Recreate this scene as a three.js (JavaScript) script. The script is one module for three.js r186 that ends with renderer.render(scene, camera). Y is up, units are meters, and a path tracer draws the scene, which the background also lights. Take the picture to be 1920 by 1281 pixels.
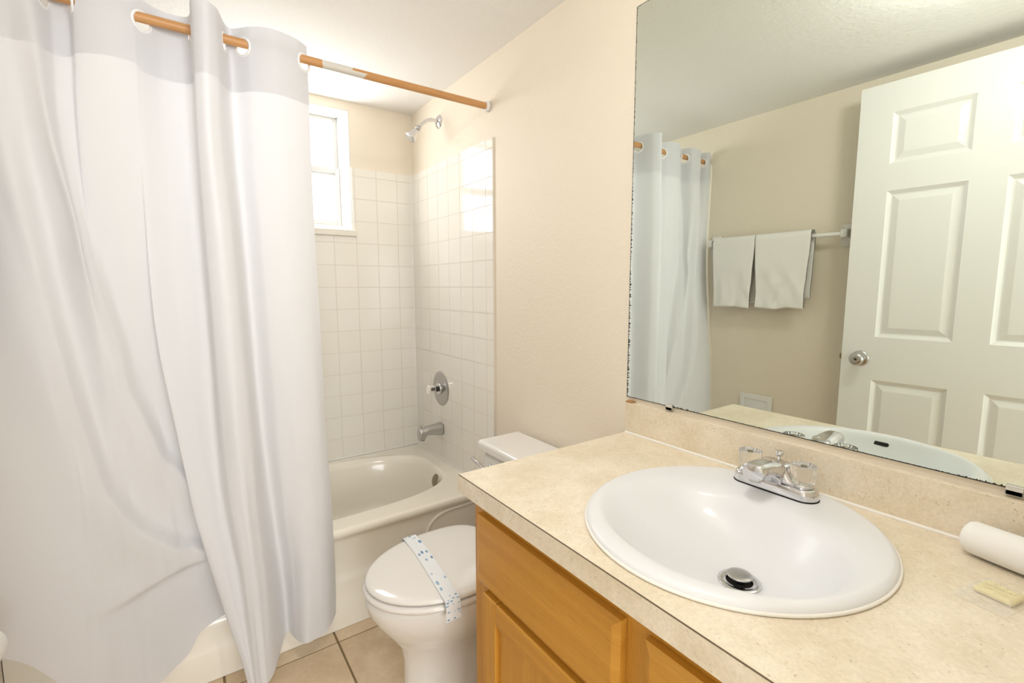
import * as THREE from 'three';
import { RoundedBoxGeometry } from 'three/addons/geometries/RoundedBoxGeometry.js';
import { mergeGeometries, mergeVertices, toCreasedNormals } from 'three/addons/utils/BufferGeometryUtils.js';
import { RectAreaLightUniformsLib } from 'three/addons/lights/RectAreaLightUniformsLib.js';

// ------------------------------------------------------------------ camera, sky, lights, exposure
const scene = new THREE.Scene();
const renderer = new THREE.WebGLRenderer({ antialias: true });
renderer.toneMapping = THREE.LinearToneMapping;
renderer.toneMappingExposure = 1.22;
renderer.shadowMap.enabled = true;
RectAreaLightUniformsLib.init();

const camera = new THREE.PerspectiveCamera(2 * Math.atan(640.5 / 886.834) * 180 / Math.PI, 1920 / 1281, 0.02, 60);
camera.position.set(-1.057, 1.244, 2.432);
camera.rotation.order = 'YXZ';
camera.rotation.set(-6.463 * Math.PI / 180, -35.035 * Math.PI / 180, -0.073 * Math.PI / 180);

// bright hazy daylight outside both windows
scene.background = new THREE.Color(0.95, 0.98, 1.0);
scene.backgroundIntensity = 2.0;

function areaLight(name, w, h, color, intensity, pos, target) {
  const l = new THREE.RectAreaLight(new THREE.Color(...color), intensity, w, h);
  l.name = name; l.position.set(...pos); scene.add(l); l.lookAt(...target);
  return l;
}
// daylight entering through the bathroom window panes
const WX0 = -0.93, WX1 = -0.322, WY0 = 1.53, WY1 = 2.102;
areaLight('window_daylight_upper', 0.51, 0.225, [1.0, 0.99, 0.975], 7.8, [(WX0 + WX1) / 2, 1.955, -0.080], [(WX0 + WX1) / 2, 1.955, 2]);
areaLight('window_daylight_lower', 0.50, 0.205, [1.0, 0.99, 0.975], 6.2, [(WX0 + WX1) / 2, 1.69, -0.080], [(WX0 + WX1) / 2, 1.69, 2]);
// unseen window behind the camera, placed to light the bathroom through the doorway
areaLight('unseen_window_daylight', 2.3, 1.3, [0.96, 0.985, 1.0], 5.8, [-1.0, 1.3, 5.38], [-1.0, 1.3, 0]);

// ------------------------------------------------------------------ helpers
function rng(seed) { let s = seed >>> 0; return () => { s = (s + 0x6D2B79F5) >>> 0; let t = s; t = Math.imul(t ^ (t >>> 15), t | 1); t ^= t + Math.imul(t ^ (t >>> 7), t | 61); return ((t ^ (t >>> 14)) >>> 0) / 4294967296; }; }
const V = (x, y, z) => new THREE.Vector3(x, y, z);
const lerp = (a, b, t) => a + (b - a) * t;
const clamp = (v, a, b) => Math.min(b, Math.max(a, v));
const smooth = (a, b, v) => { const t = clamp((v - a) / (b - a), 0, 1); return t * t * (3 - 2 * t); };
function hash2(x, y, s) { let h = Math.imul(x, 374761393) + Math.imul(y, 668265263) + Math.imul(s, 974634721); h = Math.imul(h ^ (h >>> 13), 1274126177); return ((h ^ (h >>> 16)) >>> 0) / 4294967296; }
function tileNoise(x, y, px, py, s) {          // value noise that repeats every px, py cells
  const xi = Math.floor(x), yi = Math.floor(y), fx = x - xi, fy = y - yi;
  const u = fx * fx * (3 - 2 * fx), v = fy * fy * (3 - 2 * fy);
  const m = (a, p) => ((a % p) + p) % p;
  const a = hash2(m(xi, px), m(yi, py), s), b = hash2(m(xi + 1, px), m(yi, py), s), c = hash2(m(xi, px), m(yi + 1, py), s), d = hash2(m(xi + 1, px), m(yi + 1, py), s);
  return lerp(lerp(a, b, u), lerp(c, d, u), v);
}
function texture(w, h, fn, srgb, repX = 1, repY = 1) {
  const data = new Uint8Array(w * h * 4);
  for (let j = 0; j < h; j++) for (let i = 0; i < w; i++) {
    const c = fn(i / w, j / h), k = 4 * (j * w + i);
    if (typeof c === 'number') { data[k] = data[k + 1] = data[k + 2] = clamp(c, 0, 255); } else { data[k] = clamp(c[0], 0, 255); data[k + 1] = clamp(c[1], 0, 255); data[k + 2] = clamp(c[2], 0, 255); }
    data[k + 3] = 255;
  }
  const t = new THREE.DataTexture(data, w, h, THREE.RGBAFormat);
  t.wrapS = t.wrapT = THREE.RepeatWrapping; t.magFilter = THREE.LinearFilter; t.minFilter = THREE.LinearMipmapLinearFilter; t.generateMipmaps = true;
  if (srgb) t.colorSpace = THREE.SRGBColorSpace;
  t.repeat.set(repX, repY); t.needsUpdate = true;
  return t;
}
// uv in metres from the dominant axis of each face; turn swaps u and v
function boxUV(geo, turn = false, ox = 0, oy = 0) {
  const g = geo.index ? geo.toNonIndexed() : geo;
  const p = g.attributes.position, n = g.attributes.normal, uv = new Float32Array(p.count * 2);
  for (let i = 0; i < p.count; i += 3) {
    let nx = 0, ny = 0, nz = 0;
    for (let k = 0; k < 3; k++) { nx += Math.abs(n.getX(i + k)); ny += Math.abs(n.getY(i + k)); nz += Math.abs(n.getZ(i + k)); }
    for (let k = 0; k < 3; k++) {
      const x = p.getX(i + k), y = p.getY(i + k), z = p.getZ(i + k);
      let u, v; if (nx >= ny && nx >= nz) { u = z; v = y; } else if (ny >= nz) { u = z; v = x; } else { u = x; v = y; }
      uv[2 * (i + k)] = (turn ? v : u) + ox; uv[2 * (i + k) + 1] = (turn ? u : v) + oy;
    }
  }
  g.setAttribute('uv', new THREE.BufferAttribute(uv, 2));
  return g;
}
function clean(g) { const o = g.index ? g.toNonIndexed() : g; for (const k of Object.keys(o.attributes)) if (!['position', 'normal', 'uv'].includes(k)) o.deleteAttribute(k); if (!o.attributes.uv) o.setAttribute('uv', new THREE.BufferAttribute(new Float32Array(o.attributes.position.count * 2), 2)); return o; }
const merge = (list) => mergeGeometries(list.map(clean));
// boxes by their limits
function bx(x0, x1, y0, y1, z0, z1, r = 0, seg = 2) {
  const w = Math.abs(x1 - x0), h = Math.abs(y1 - y0), d = Math.abs(z1 - z0);
  const g = r > 0 ? new RoundedBoxGeometry(w, h, d, seg, Math.min(r, w / 2.01, h / 2.01, d / 2.01)) : new THREE.BoxGeometry(w, h, d);
  return g.translate((x0 + x1) / 2, (y0 + y1) / 2, (z0 + z1) / 2);
}
const usedNames = {};
function numbered(n) { const k = usedNames[n] = (usedNames[n] ?? -1) + 1; return k ? `${n}_${String(k).padStart(3, '0')}` : n; }
function shade(m) { m.castShadow = m.receiveShadow = true; return m; }
function thing(name, label, category, at = [0, 0, 0], group) {
  const o = new THREE.Group(); o.name = numbered(name); o.position.set(...at); o.userData = { label, category };
  if (group) o.userData.group = group;
  scene.add(o); return o;
}
// a part: its geometry is written in world metres and stored relative to its parent
function origin(o) { const p = V(0, 0, 0); for (let q = o; q && q !== scene; q = q.parent) p.add(q.position); return p; }
function part(parent, name, geo, mat, label) {
  const o = origin(parent); geo.translate(-o.x, -o.y, -o.z);
  const m = shade(new THREE.Mesh(geo, mat)); m.name = name; if (label) m.userData.label = label;
  parent.add(m); return m;
}
function single(name, geo, mat, label, category, at, group) {
  geo.translate(-at[0], -at[1], -at[2]);
  const m = shade(new THREE.Mesh(geo, mat)); m.name = numbered(name); m.position.set(...at); m.userData = { label, category }; if (group) m.userData.group = group;
  scene.add(m); return m;
}
function struct(name, geo, mat, label, category) {
  const m = shade(new THREE.Mesh(geo, mat)); m.name = name; m.userData = { kind: 'structure', label, category };
  scene.add(m); return m;
}
// surface through rings of equal length; caps close with a fan
function loft(rings, { capStart = false, capEnd = false, closed = true, flip = false } = {}) {
  const n = rings[0].length, pos = [], idx = [];
  for (const r of rings) for (const p of r) pos.push(p.x, p.y, p.z);
  const tri = (a, b, c) => flip ? idx.push(a, c, b) : idx.push(a, b, c);
  for (let j = 0; j < rings.length - 1; j++) for (let i = 0; i < (closed ? n : n - 1); i++) {
    const a = j * n + i, b = j * n + (i + 1) % n, c = a + n, d = b + n;
    tri(a, b, d); tri(a, d, c);
  }
  const cap = (j, rev) => {
    const c = V(0, 0, 0); rings[j].forEach(p => c.add(p)); c.multiplyScalar(1 / n); const k = pos.length / 3; pos.push(c.x, c.y, c.z);
    for (let i = 0; i < n; i++) { const a = j * n + i, b = j * n + (i + 1) % n; rev ? tri(k, b, a) : tri(k, a, b); }
  };
  if (capStart) cap(0, true); if (capEnd) cap(rings.length - 1, false);
  const g = new THREE.BufferGeometry(); g.setAttribute('position', new THREE.Float32BufferAttribute(pos, 3)); g.setIndex(idx); g.computeVertexNormals();
  return g;
}
function crease(g, deg = 35) { return toCreasedNormals(g, deg * Math.PI / 180); }
function tube(pts, r, seg = 32, rad = 10, closed = false) { return new THREE.TubeGeometry(new THREE.CatmullRomCurve3(pts, closed, 'centripetal'), seg, r, rad, closed); }
function cyl(a, b, r0, r1 = r0, rad = 24) {
  const d = b.clone().sub(a), g = new THREE.CylinderGeometry(r1, r0, d.length(), rad);
  g.applyQuaternion(new THREE.Quaternion().setFromUnitVectors(V(0, 1, 0), d.clone().normalize()));
  return g.translate((a.x + b.x) / 2, (a.y + b.y) / 2, (a.z + b.z) / 2);
}
// lathe around an axis direction starting at base
function lathe(profile, base, dir, seg = 40) {
  const g = new THREE.LatheGeometry(profile.map(([r, h]) => new THREE.Vector2(r, h)), seg);
  g.applyQuaternion(new THREE.Quaternion().setFromUnitVectors(V(0, 1, 0), dir.clone().normalize()));
  return g.translate(base.x, base.y, base.z);
}
// bevelled piece lying in the plane z = 0, front towards +z, centred: 10 triangles
function tileGeo(w, h, t, b) {
  const x = w / 2, y = h / 2, P = [[-x, -y, 0], [x, -y, 0], [x, y, 0], [-x, y, 0], [-x + b, -y + b, t], [x - b, -y + b, t], [x - b, y - b, t], [-x + b, y - b, t]];
  const F = [[4, 5, 6], [4, 6, 7]]; for (let i = 0; i < 4; i++) { const j = (i + 1) % 4; F.push([i, j, 4 + j], [i, 4 + j, 4 + i]); }
  const pos = [], uv = []; for (const f of F) for (const k of f) { pos.push(...P[k]); uv.push(P[k][0], P[k][1]); }
  const g = new THREE.BufferGeometry(); g.setAttribute('position', new THREE.Float32BufferAttribute(pos, 3)); g.setAttribute('uv', new THREE.Float32BufferAttribute(uv, 2)); g.computeVertexNormals(); return g;
}
const std = (o) => new THREE.MeshStandardMaterial(o), phys = (o) => new THREE.MeshPhysicalMaterial(o);

// ------------------------------------------------------------------ materials
const T = {};
T.plasterBump = texture(512, 512, (u, v) => 255 * (0.45 * tileNoise(u * 60, v * 60, 60, 60, 1) + 0.35 * tileNoise(u * 140, v * 140, 140, 140, 2) + 0.2 * tileNoise(u * 24, v * 24, 24, 24, 3)), false, 2, 2);
T.ceilingBump = texture(512, 512, (u, v) => { const n = tileNoise(u * 46, v * 46, 46, 46, 4), m = tileNoise(u * 110, v * 110, 110, 110, 5); return 255 * clamp(smooth(0.35, 0.8, n) * 0.7 + 0.3 * m, 0, 1); }, false, 2, 2);
const M = {};
M.wall = std({ color: '#f1e6d4', roughness: 0.62, bumpMap: T.plasterBump, bumpScale: 0.0006 });
M.ceiling = std({ color: '#f6f4f0', roughness: 0.9, bumpMap: T.ceilingBump, bumpScale: 0.0004 });
M.tile = std({ color: '#f5f1e8', roughness: 0.07 });
M.tile2 = std({ color: '#f4f0e6', roughness: 0.09 });
M.grout = std({ color: '#e8e1d5', roughness: 0.85 });
M.caulk = std({ color: '#f6f3ec', roughness: 0.45 });
M.tub = phys({ color: '#f6f0e3', roughness: 0.16, clearcoat: 0.4, clearcoatRoughness: 0.06 });
M.porcelain = phys({ color: '#f3f1ee', roughness: 0.1, clearcoat: 0.5, clearcoatRoughness: 0.03 });
M.sink = phys({ color: '#e9eaed', roughness: 0.38, clearcoat: 0.14, clearcoatRoughness: 0.08 });
M.seat = phys({ color: '#eeebe7', roughness: 0.12, clearcoat: 0.5, clearcoatRoughness: 0.02 });
M.chrome = std({ color: '#d9d9dc', metalness: 1, roughness: 0.1 });
M.satin = std({ color: '#c0bfbf', metalness: 1, roughness: 0.3 });
M.brassWorn = std({ color: '#9a8f7c', metalness: 1, roughness: 0.35 });
M.acrylic = phys({ color: '#ffffff', roughness: 0.06, transmission: 1, thickness: 0.02, ior: 1.45 });
M.darkHole = std({ color: '#1d1b18', roughness: 0.9 });
M.blackPlastic = std({ color: '#2a2926', roughness: 0.4 });
M.whitePaint = std({ color: '#eeedea', roughness: 0.32 });
M.whiteVinyl = std({ color: '#f2f1ee', roughness: 0.4 });
M.sash = std({ color: '#e3e2de', roughness: 0.4 });
M.marble = std({ color: '#efe9dd', roughness: 0.25 });
M.glass = phys({ color: '#ffffff', roughness: 0.02, transmission: 1, thickness: 0, ior: 1.5 });
M.mirror = std({ color: '#e3eae2', metalness: 1, roughness: 0.0 });
M.tarnish = std({ color: '#35322b', roughness: 0.7 });
M.clip = std({ color: '#d6d4cc', metalness: 0.1, roughness: 0.35 });
M.core = std({ color: '#b98c5c', roughness: 0.9 });
T.terry = texture(256, 256, (u, v) => 255 * (0.6 * tileNoise(u * 90, v * 90, 90, 90, 8) + 0.4 * tileNoise(u * 30, v * 30, 30, 30, 9)), false, 6, 6);
M.terry = phys({ color: '#f2f0ec', roughness: 1, sheen: 0.4, sheenRoughness: 0.8, bumpMap: T.terry, bumpScale: 0.0012 });
M.tissue = std({ color: '#f4f3ef', roughness: 1 });
// golden oak: streaks run along u
T.oak = texture(1024, 512, (u, v) => {
  const warp = 0.05 * tileNoise(u * 3, v * 6, 3, 6, 11) + 0.02 * tileNoise(u * 8, v * 16, 8, 16, 12);
  const w = v + warp;
  const bands = tileNoise(u * 2, w * 26, 2, 26, 13), fine = tileNoise(u * 10, v * 220, 10, 220, 14), pore = tileNoise(u * 26, v * 250, 26, 250, 15);
  const t = 0.5 * bands + 0.3 * fine + 0.2 * tileNoise(u * 4, v * 4, 4, 4, 16), p = pore > 0.84 ? 0.95 : 1;
  return [lerp(188, 212, t) * p, lerp(130, 156, t) * p * 0.99, lerp(38, 62, t) * p * 0.97];
}, true, 1 / 0.7, 1 / 0.35);
M.oak = phys({ map: T.oak, roughness: 0.42, clearcoat: 0.25, clearcoatRoughness: 0.3 });
// cream travertine print of the laminate
function lam(u, v) {
  const c = 0.5 * tileNoise(u * 9, v * 9, 9, 9, 21) + 0.3 * tileNoise(u * 26, v * 26, 26, 26, 22) + 0.2 * tileNoise(u * 70, v * 70, 70, 70, 23);
  const f = tileNoise(u * 190, v * 190, 190, 190, 24), s = tileNoise(u * 120, v * 120, 120, 120, 25), k = tileNoise(u * 40, v * 40, 40, 40, 26);
  const t = clamp((c - 0.25) * 1.9, 0, 1);
  let r = lerp(230, 243, t), g = lerp(216, 231, t), b = lerp(190, 211, t);
  if (tileNoise(u * 260, v * 260, 260, 260, 27) > 0.9 && k > 0.62) { r *= 0.86; g *= 0.85; b *= 0.84; }
  const d = 0.97 + 0.05 * f; r *= d; g *= d; b *= d;
  if (s > 0.82 && k > 0.5) { r *= 0.975; g *= 0.965; b *= 0.945; }
  return [r, g, b];
}
T.laminate = texture(1024, 1024, lam, true, 1 / 0.6, 1 / 0.6);
M.laminate = std({ map: T.laminate, roughness: 0.3 });
M.seam = std({ color: '#6b5a45', roughness: 0.7 });
// floor tile: sandy mottling
T.floor = texture(512, 512, (u, v) => {
  const c = 0.5 * tileNoise(u * 7, v * 7, 7, 7, 31) + 0.3 * tileNoise(u * 19, v * 19, 19, 19, 32) + 0.2 * tileNoise(u * 80, v * 80, 80, 80, 33), t = clamp((c - 0.25) * 1.8, 0, 1);
  return [lerp(218, 238, t), lerp(193, 217, t), lerp(158, 188, t)];
}, true, 1 / 0.8, 1 / 0.8);
M.floorTile = std({ map: T.floor, roughness: 0.35 });
M.floorGrout = std({ color: '#8a7657', roughness: 0.9 });
M.curtain = phys({ color: '#ebebee', roughness: 1, transmission: 0.24, thickness: 0, side: THREE.DoubleSide });
M.ringPlastic = phys({ color: '#f4f5f7', roughness: 0.35 });
M.lampGlass = std({ color: '#ffffff', roughness: 0.5, emissive: '#fff3e0', emissiveIntensity: 2.5 });
M.carpet = std({ color: '#cfc3b0', roughness: 1 });
M.plainWall = std({ color: '#f0ece4', roughness: 0.8 });

// ------------------------------------------------------------------ the room
const XL = -1.5, H = 2.143, ZF = 2.40, WT = 0.12;            // left wall, ceiling, front wall, wall thickness
const TM = 0.1095, GAP = 0.0016, ROW0 = 0.481, TUBTOP = 0.375, TILETOP = 1.835;

const wallRight = struct('wall_right', boxUV(bx(0, WT, 0, H, -0.15, ZF + WT)), M.wall, 'cream painted wall behind the toilet and the mirror, tiled at the tub', 'wall');
const wallBack = struct('wall_back', boxUV(merge([
  bx(XL - WT, WX0, 0, H, -0.15, 0), bx(WX1, 0, 0, H, -0.15, 0), bx(WX0, WX1, 0, WY0 - 0.03, -0.15, 0), bx(WX0, WX1, WY1, H, -0.15, 0)])), M.wall, 'cream wall above the white tiles around the small window', 'wall');
const wallLeft = struct('wall_left', boxUV(bx(XL - WT, XL, 0, H, 0, ZF + WT)), M.wall, 'cream painted wall with the towel bar, seen in the mirror', 'wall');
const DX0 = -1.415, DX1 = -0.585, DTOP = 2.072;
struct('wall_front', boxUV(merge([bx(XL, DX0 - 0.02, 0, H, ZF, ZF + WT), bx(DX1 + 0.02, 0, 0, H, ZF, ZF + WT), bx(DX0 - 0.02, DX1 + 0.02, DTOP + 0.02, H, ZF, ZF + WT)])), M.wall, 'cream wall with the doorway the picture is taken from', 'wall');
struct('ceiling', boxUV(bx(XL - WT, WT, H, H + 0.1, -0.15, ZF + WT)), M.ceiling, 'white textured bathroom ceiling', 'ceiling');
const jamb = struct('trim_1', merge([bx(DX0 - 0.02, DX0, 0, DTOP, ZF - 0.002, ZF + WT + 0.002), bx(DX1, DX1 + 0.02, 0, DTOP, ZF - 0.002, ZF + WT + 0.002), bx(DX0 - 0.02, DX1 + 0.02, DTOP, DTOP + 0.02, ZF - 0.002, ZF + WT + 0.002)]), M.whitePaint, 'white painted jamb lining the doorway', 'door frame');

// floor: slab of grout with separate tiles
const floor = struct('floor', boxUV(bx(XL - WT, WT, -0.1, -0.003, -0.15, ZF + WT)), M.floorGrout, 'beige ceramic tile floor with dark grout lines', 'floor');
{
  const S = 0.342, g = 0.0045, X0 = -0.676, Z0 = 0.815, cache = {};
  for (let i = -4; i < 3; i++) for (let j = -1; j < 6; j++) {
    const x0 = Math.max(X0 + i * S, XL) + g / 2, x1 = Math.min(X0 + (i + 1) * S, 0) - g / 2, z0 = Math.max(Z0 + j * S, 0.745) + g / 2, z1 = Math.min(Z0 + (j + 1) * S, ZF + WT) - g / 2;
    if (x1 - x0 < 0.01 || z1 - z0 < 0.01) continue;
    const geo = tileGeo(x1 - x0, z1 - z0, 0.006, 0.0015).rotateX(-Math.PI / 2);
    const uv = geo.attributes.uv, ou = hash2(i + 9, j + 9, 5) * 3, ov = hash2(i + 9, j + 9, 6) * 3; for (let k = 0; k < uv.count; k++) uv.setXY(k, uv.getX(k) + ou, uv.getY(k) + ov);
    part(floor, 'floor_tile', geo.translate((x0 + x1) / 2, -0.006, (z0 + z1) / 2), M.floorTile);
  }
}

// wall tiles: each one a bevelled piece over a thin bed of grout
function tileField(parent, cols, rows, place, holes) {
  const cache = {}; let n = 0;
  for (let i = 0; i + 1 < cols.length; i++) for (let j = 0; j + 1 < rows.length; j++) {
    let rects = [[cols[i], cols[i + 1], rows[j], rows[j + 1]]];
    for (const [a0, a1, b0, b1] of holes) {
      const next = [];
      for (const [p0, p1, q0, q1] of rects) {
        if (p1 <= a0 || p0 >= a1 || q1 <= b0 || q0 >= b1) { next.push([p0, p1, q0, q1]); continue; }
        if (q0 < b0) next.push([p0, p1, q0, b0]);
        if (q1 > b1) next.push([p0, p1, b1, q1]);
        const r0 = Math.max(q0, b0), r1 = Math.min(q1, b1);
        if (p0 < a0) next.push([p0, a0, r0, r1]);
        if (p1 > a1) next.push([a1, p1, r0, r1]);
      }
      rects = next;
    }
    for (const [p0, p1, q0, q1] of rects) {
      const w = p1 - p0 - GAP, h = q1 - q0 - GAP; if (w < 0.006 || h < 0.006) continue;
      const key = w.toFixed(4) + '|' + h.toFixed(4); const geo = cache[key] ??= tileGeo(w, h, 0.0062, 0.0009);
      const m = shade(new THREE.Mesh(geo, hash2(i, j, 77) > 0.5 ? M.tile : M.tile2)); m.name = 'tile';
      place(m, (p0 + p1) / 2, (q0 + q1) / 2); 
      const a = (hash2(i, j, 3) - 0.5) * 0.006, b = (hash2(i, j, 4) - 0.5) * 0.006; m.rotateX(a); m.rotateY(b);
      parent.add(m); n++;
    }
  }
  return n;
}
const rowLines = [TUBTOP + 0.004]; for (let k = 0; k <= 12; k++) rowLines.push(ROW0 + k * TM); rowLines.push(TILETOP);
{
  const cols = [0.0]; for (let x = -0.309 + 2 * TM; x > XL; x -= TM) cols.unshift(x); cols.unshift(XL);
  part(wallBack, 'grout_bed', merge([bx(XL, WX0, TUBTOP, TILETOP - 0.001, 0, 0.0066), bx(WX1, 0, TUBTOP, TILETOP - 0.001, 0, 0.0066), bx(WX0, WX1, TUBTOP, WY0 - 0.03, 0, 0.0066)]), M.grout);
  tileField(wallBack, cols, rowLines, (m, a, b) => m.position.set(a, b, 0.0015), [[WX0, WX1, WY0 - 0.03, 3]]);
  const rc = [0.006]; for (let z = 0.75 - 6 * TM; z < 0.76; z += TM) rc.push(z); rc.push(0.803);
  part(wallRight, 'grout_bed', bx(-0.0066, 0, 0.0, TILETOP - 0.001, 0, 0.802), M.grout);
  tileField(wallRight, rc, rowLines, (m, a, b) => { m.position.set(-0.0015, b, a); m.rotation.y = -Math.PI / 2; }, []);
  // short tile leg in front of the tub apron
  tileField(wallRight, [0.762, 0.803], [0.006, ROW0 - 3 * TM, ROW0 - 2 * TM, ROW0 - TM, TUBTOP + 0.004], (m, a, b) => { m.position.set(-0.0015, b, a); m.rotation.y = -Math.PI / 2; }, []);
  // the left end of the tub alcove is covered by the curtain
  part(wallLeft, 'grout_bed', bx(XL, XL + 0.0042, TUBTOP, TILETOP - 0.001, 0, 0.75), M.grout);
  const geos = []; for (let i = 0; i + 1 < rc.length - 1; i++) for (let j = 0; j + 1 < rowLines.length; j++) {
    const w = rc[i + 1] - rc[i] - GAP, h = rowLines[j + 1] - rowLines[j] - GAP;
    geos.push(tileGeo(w, h, 0.0062, 0.0012).rotateY(Math.PI / 2).translate(XL + 0.0015, (rowLines[j] + rowLines[j + 1]) / 2, (rc[i] + rc[i + 1]) / 2));
  }
  const lt = part(wallLeft, 'tile_field', mergeGeometries(geos), M.tile); lt.userData.kind = 'stuff';
  part(wallBack, 'corner_caulk', cyl(V(-0.007, TUBTOP, 0.007), V(-0.007, TILETOP, 0.007), 0.0045, 0.0045, 10), M.caulk, 'white bead of caulk in the tiled corner');
}

// window: vinyl single hung unit set back in the wall, stone sill
{
  const zb = -0.135, zf = -0.075, win = new THREE.Group(); win.name = 'window_1'; win.position.set((WX0 + WX1) / 2, WY0, -0.1);
  win.userData = { kind: 'structure', label: 'small white single hung window high above the tub', category: 'window' }; scene.add(win);
  const f = 0.03, mid = 1.815;
  part(win, 'window_frame', merge([bx(WX0, WX0 + f, WY0, WY1, zb, zf, 0.003), bx(WX1 - f, WX1, WY0, WY1, zb, zf, 0.003), bx(WX0 + f, WX1 - f, WY1 - 0.014, WY1, zb, zf, 0.003), bx(WX0 + f, WX1 - f, WY0, WY0 + f, zb, zf, 0.003)]), M.whiteVinyl);
  const sash = (y0, y1, z0, z1, b, name) => {
    const a0 = WX0 + f, a1 = WX1 - f;
    const s = part(win, name, merge([bx(a0, a0 + b, y0, y1, z0, z1, 0.003), bx(a1 - b, a1, y0, y1, z0, z1, 0.003), bx(a0 + b, a1 - b, y0, y0 + b * 1.1, z0, z1, 0.003), bx(a0 + b, a1 - b, y1 - b, y1, z0, z1, 0.003)]), M.sash);
    part(s, 'pane', bx(a0 + b, a1 - b, y0 + b * 1.1, y1 - b, (z0 + z1) / 2 - 0.002, (z0 + z1) / 2 + 0.002), M.glass);
  };
  sash(mid - 0.005, WY1 - 0.014, -0.128, -0.108, 0.016, 'upper_sash');
  sash(WY0 + f, mid + 0.025, -0.106, -0.084, 0.022, 'lower_sash');
  part(win, 'reveal', merge([bx(WX1 - 0.006, WX1 - 0.0005, WY0, WY1 - 0.0005, -0.075, -0.001), bx(WX0 + 0.0005, WX0 + 0.006, WY0, WY1 - 0.0005, -0.075, -0.001), bx(WX0 + 0.006, WX1 - 0.006, WY1 - 0.006, WY1 - 0.0005, -0.075, -0.001)]), M.whiteVinyl, 'white painted window reveal');
  part(win, 'window_sill', bx(WX0 - 0.012, WX1 + 0.014, WY0 - 0.03, WY0, -0.09, 0.022, 0.004), M.marble, 'pale stone window sill');
}

// ------------------------------------------------------------------ unseen room behind the camera, its window placed to light the bathroom
{
  const x0 = -2.9, x1 = 0.9, z0 = ZF + WT, z1 = 5.45, h = 2.3, wx0 = -2.2, wx1 = 0.2, wy0 = 0.6, wy1 = 2.0;
  struct('floor_unseen_room', bx(x0 - WT, x1 + WT, -0.1, 0, z0, z1 + WT), M.carpet, 'carpeted floor of the unseen room beyond the doorway', 'floor');
  struct('ceiling_unseen_room', bx(x0 - WT, x1 + WT, h, h + 0.1, z0 - WT, z1 + WT), M.plainWall, 'plain ceiling of the unseen room beyond the doorway', 'ceiling');
  struct('wall_unseen_room_left', bx(x0 - WT, x0, 0, h, z0, z1 + WT), M.plainWall, 'plain left wall of the unseen room beyond the doorway', 'wall');
  struct('wall_unseen_room_right', bx(x1, x1 + WT, 0, h, z0, z1 + WT), M.plainWall, 'plain right wall of the unseen room beyond the doorway', 'wall');
  struct('wall_unseen_room_near', merge([bx(x0, XL - WT, 0, h, z0 - WT, z0), bx(WT, x1, 0, h, z0 - WT, z0), bx(XL - WT, WT, H + 0.1, h, z0 - WT, z0)]), M.plainWall, 'plain unseen wall either side of the bathroom', 'wall');
  struct('wall_unseen_room_far', merge([bx(x0, wx0, 0, h, z1, z1 + WT), bx(wx1, x1, 0, h, z1, z1 + WT), bx(wx0, wx1, 0, wy0, z1, z1 + WT), bx(wx0, wx1, wy1, h, z1, z1 + WT)]), M.plainWall, 'far wall with a wide window in the unseen room beyond the doorway', 'wall');
  const w = new THREE.Group(); w.name = 'window_2'; w.position.set((wx0 + wx1) / 2, wy0, z1 + 0.05); w.userData = { kind: 'structure', label: 'wide window of the unseen room beyond the doorway', category: 'window' }; scene.add(w);
  part(w, 'window_frame', merge([bx(wx0, wx0 + 0.05, wy0, wy1, z1 + 0.02, z1 + 0.08), bx(wx1 - 0.05, wx1, wy0, wy1, z1 + 0.02, z1 + 0.08), bx(wx0 + 0.05, wx1 - 0.05, wy0, wy0 + 0.05, z1 + 0.02, z1 + 0.08), bx(wx0 + 0.05, wx1 - 0.05, wy1 - 0.05, wy1, z1 + 0.02, z1 + 0.08), bx(-1.025, -0.975, wy0 + 0.05, wy1 - 0.05, z1 + 0.02, z1 + 0.08)]), M.whiteVinyl);
  part(w, 'pane', bx(wx0 + 0.05, -1.025, wy0 + 0.05, wy1 - 0.05, z1 + 0.048, z1 + 0.052), M.glass);
  part(w, 'pane', bx(-0.975, wx1 - 0.05, wy0 + 0.05, wy1 - 0.05, z1 + 0.048, z1 + 0.052), M.glass);
}

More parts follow.
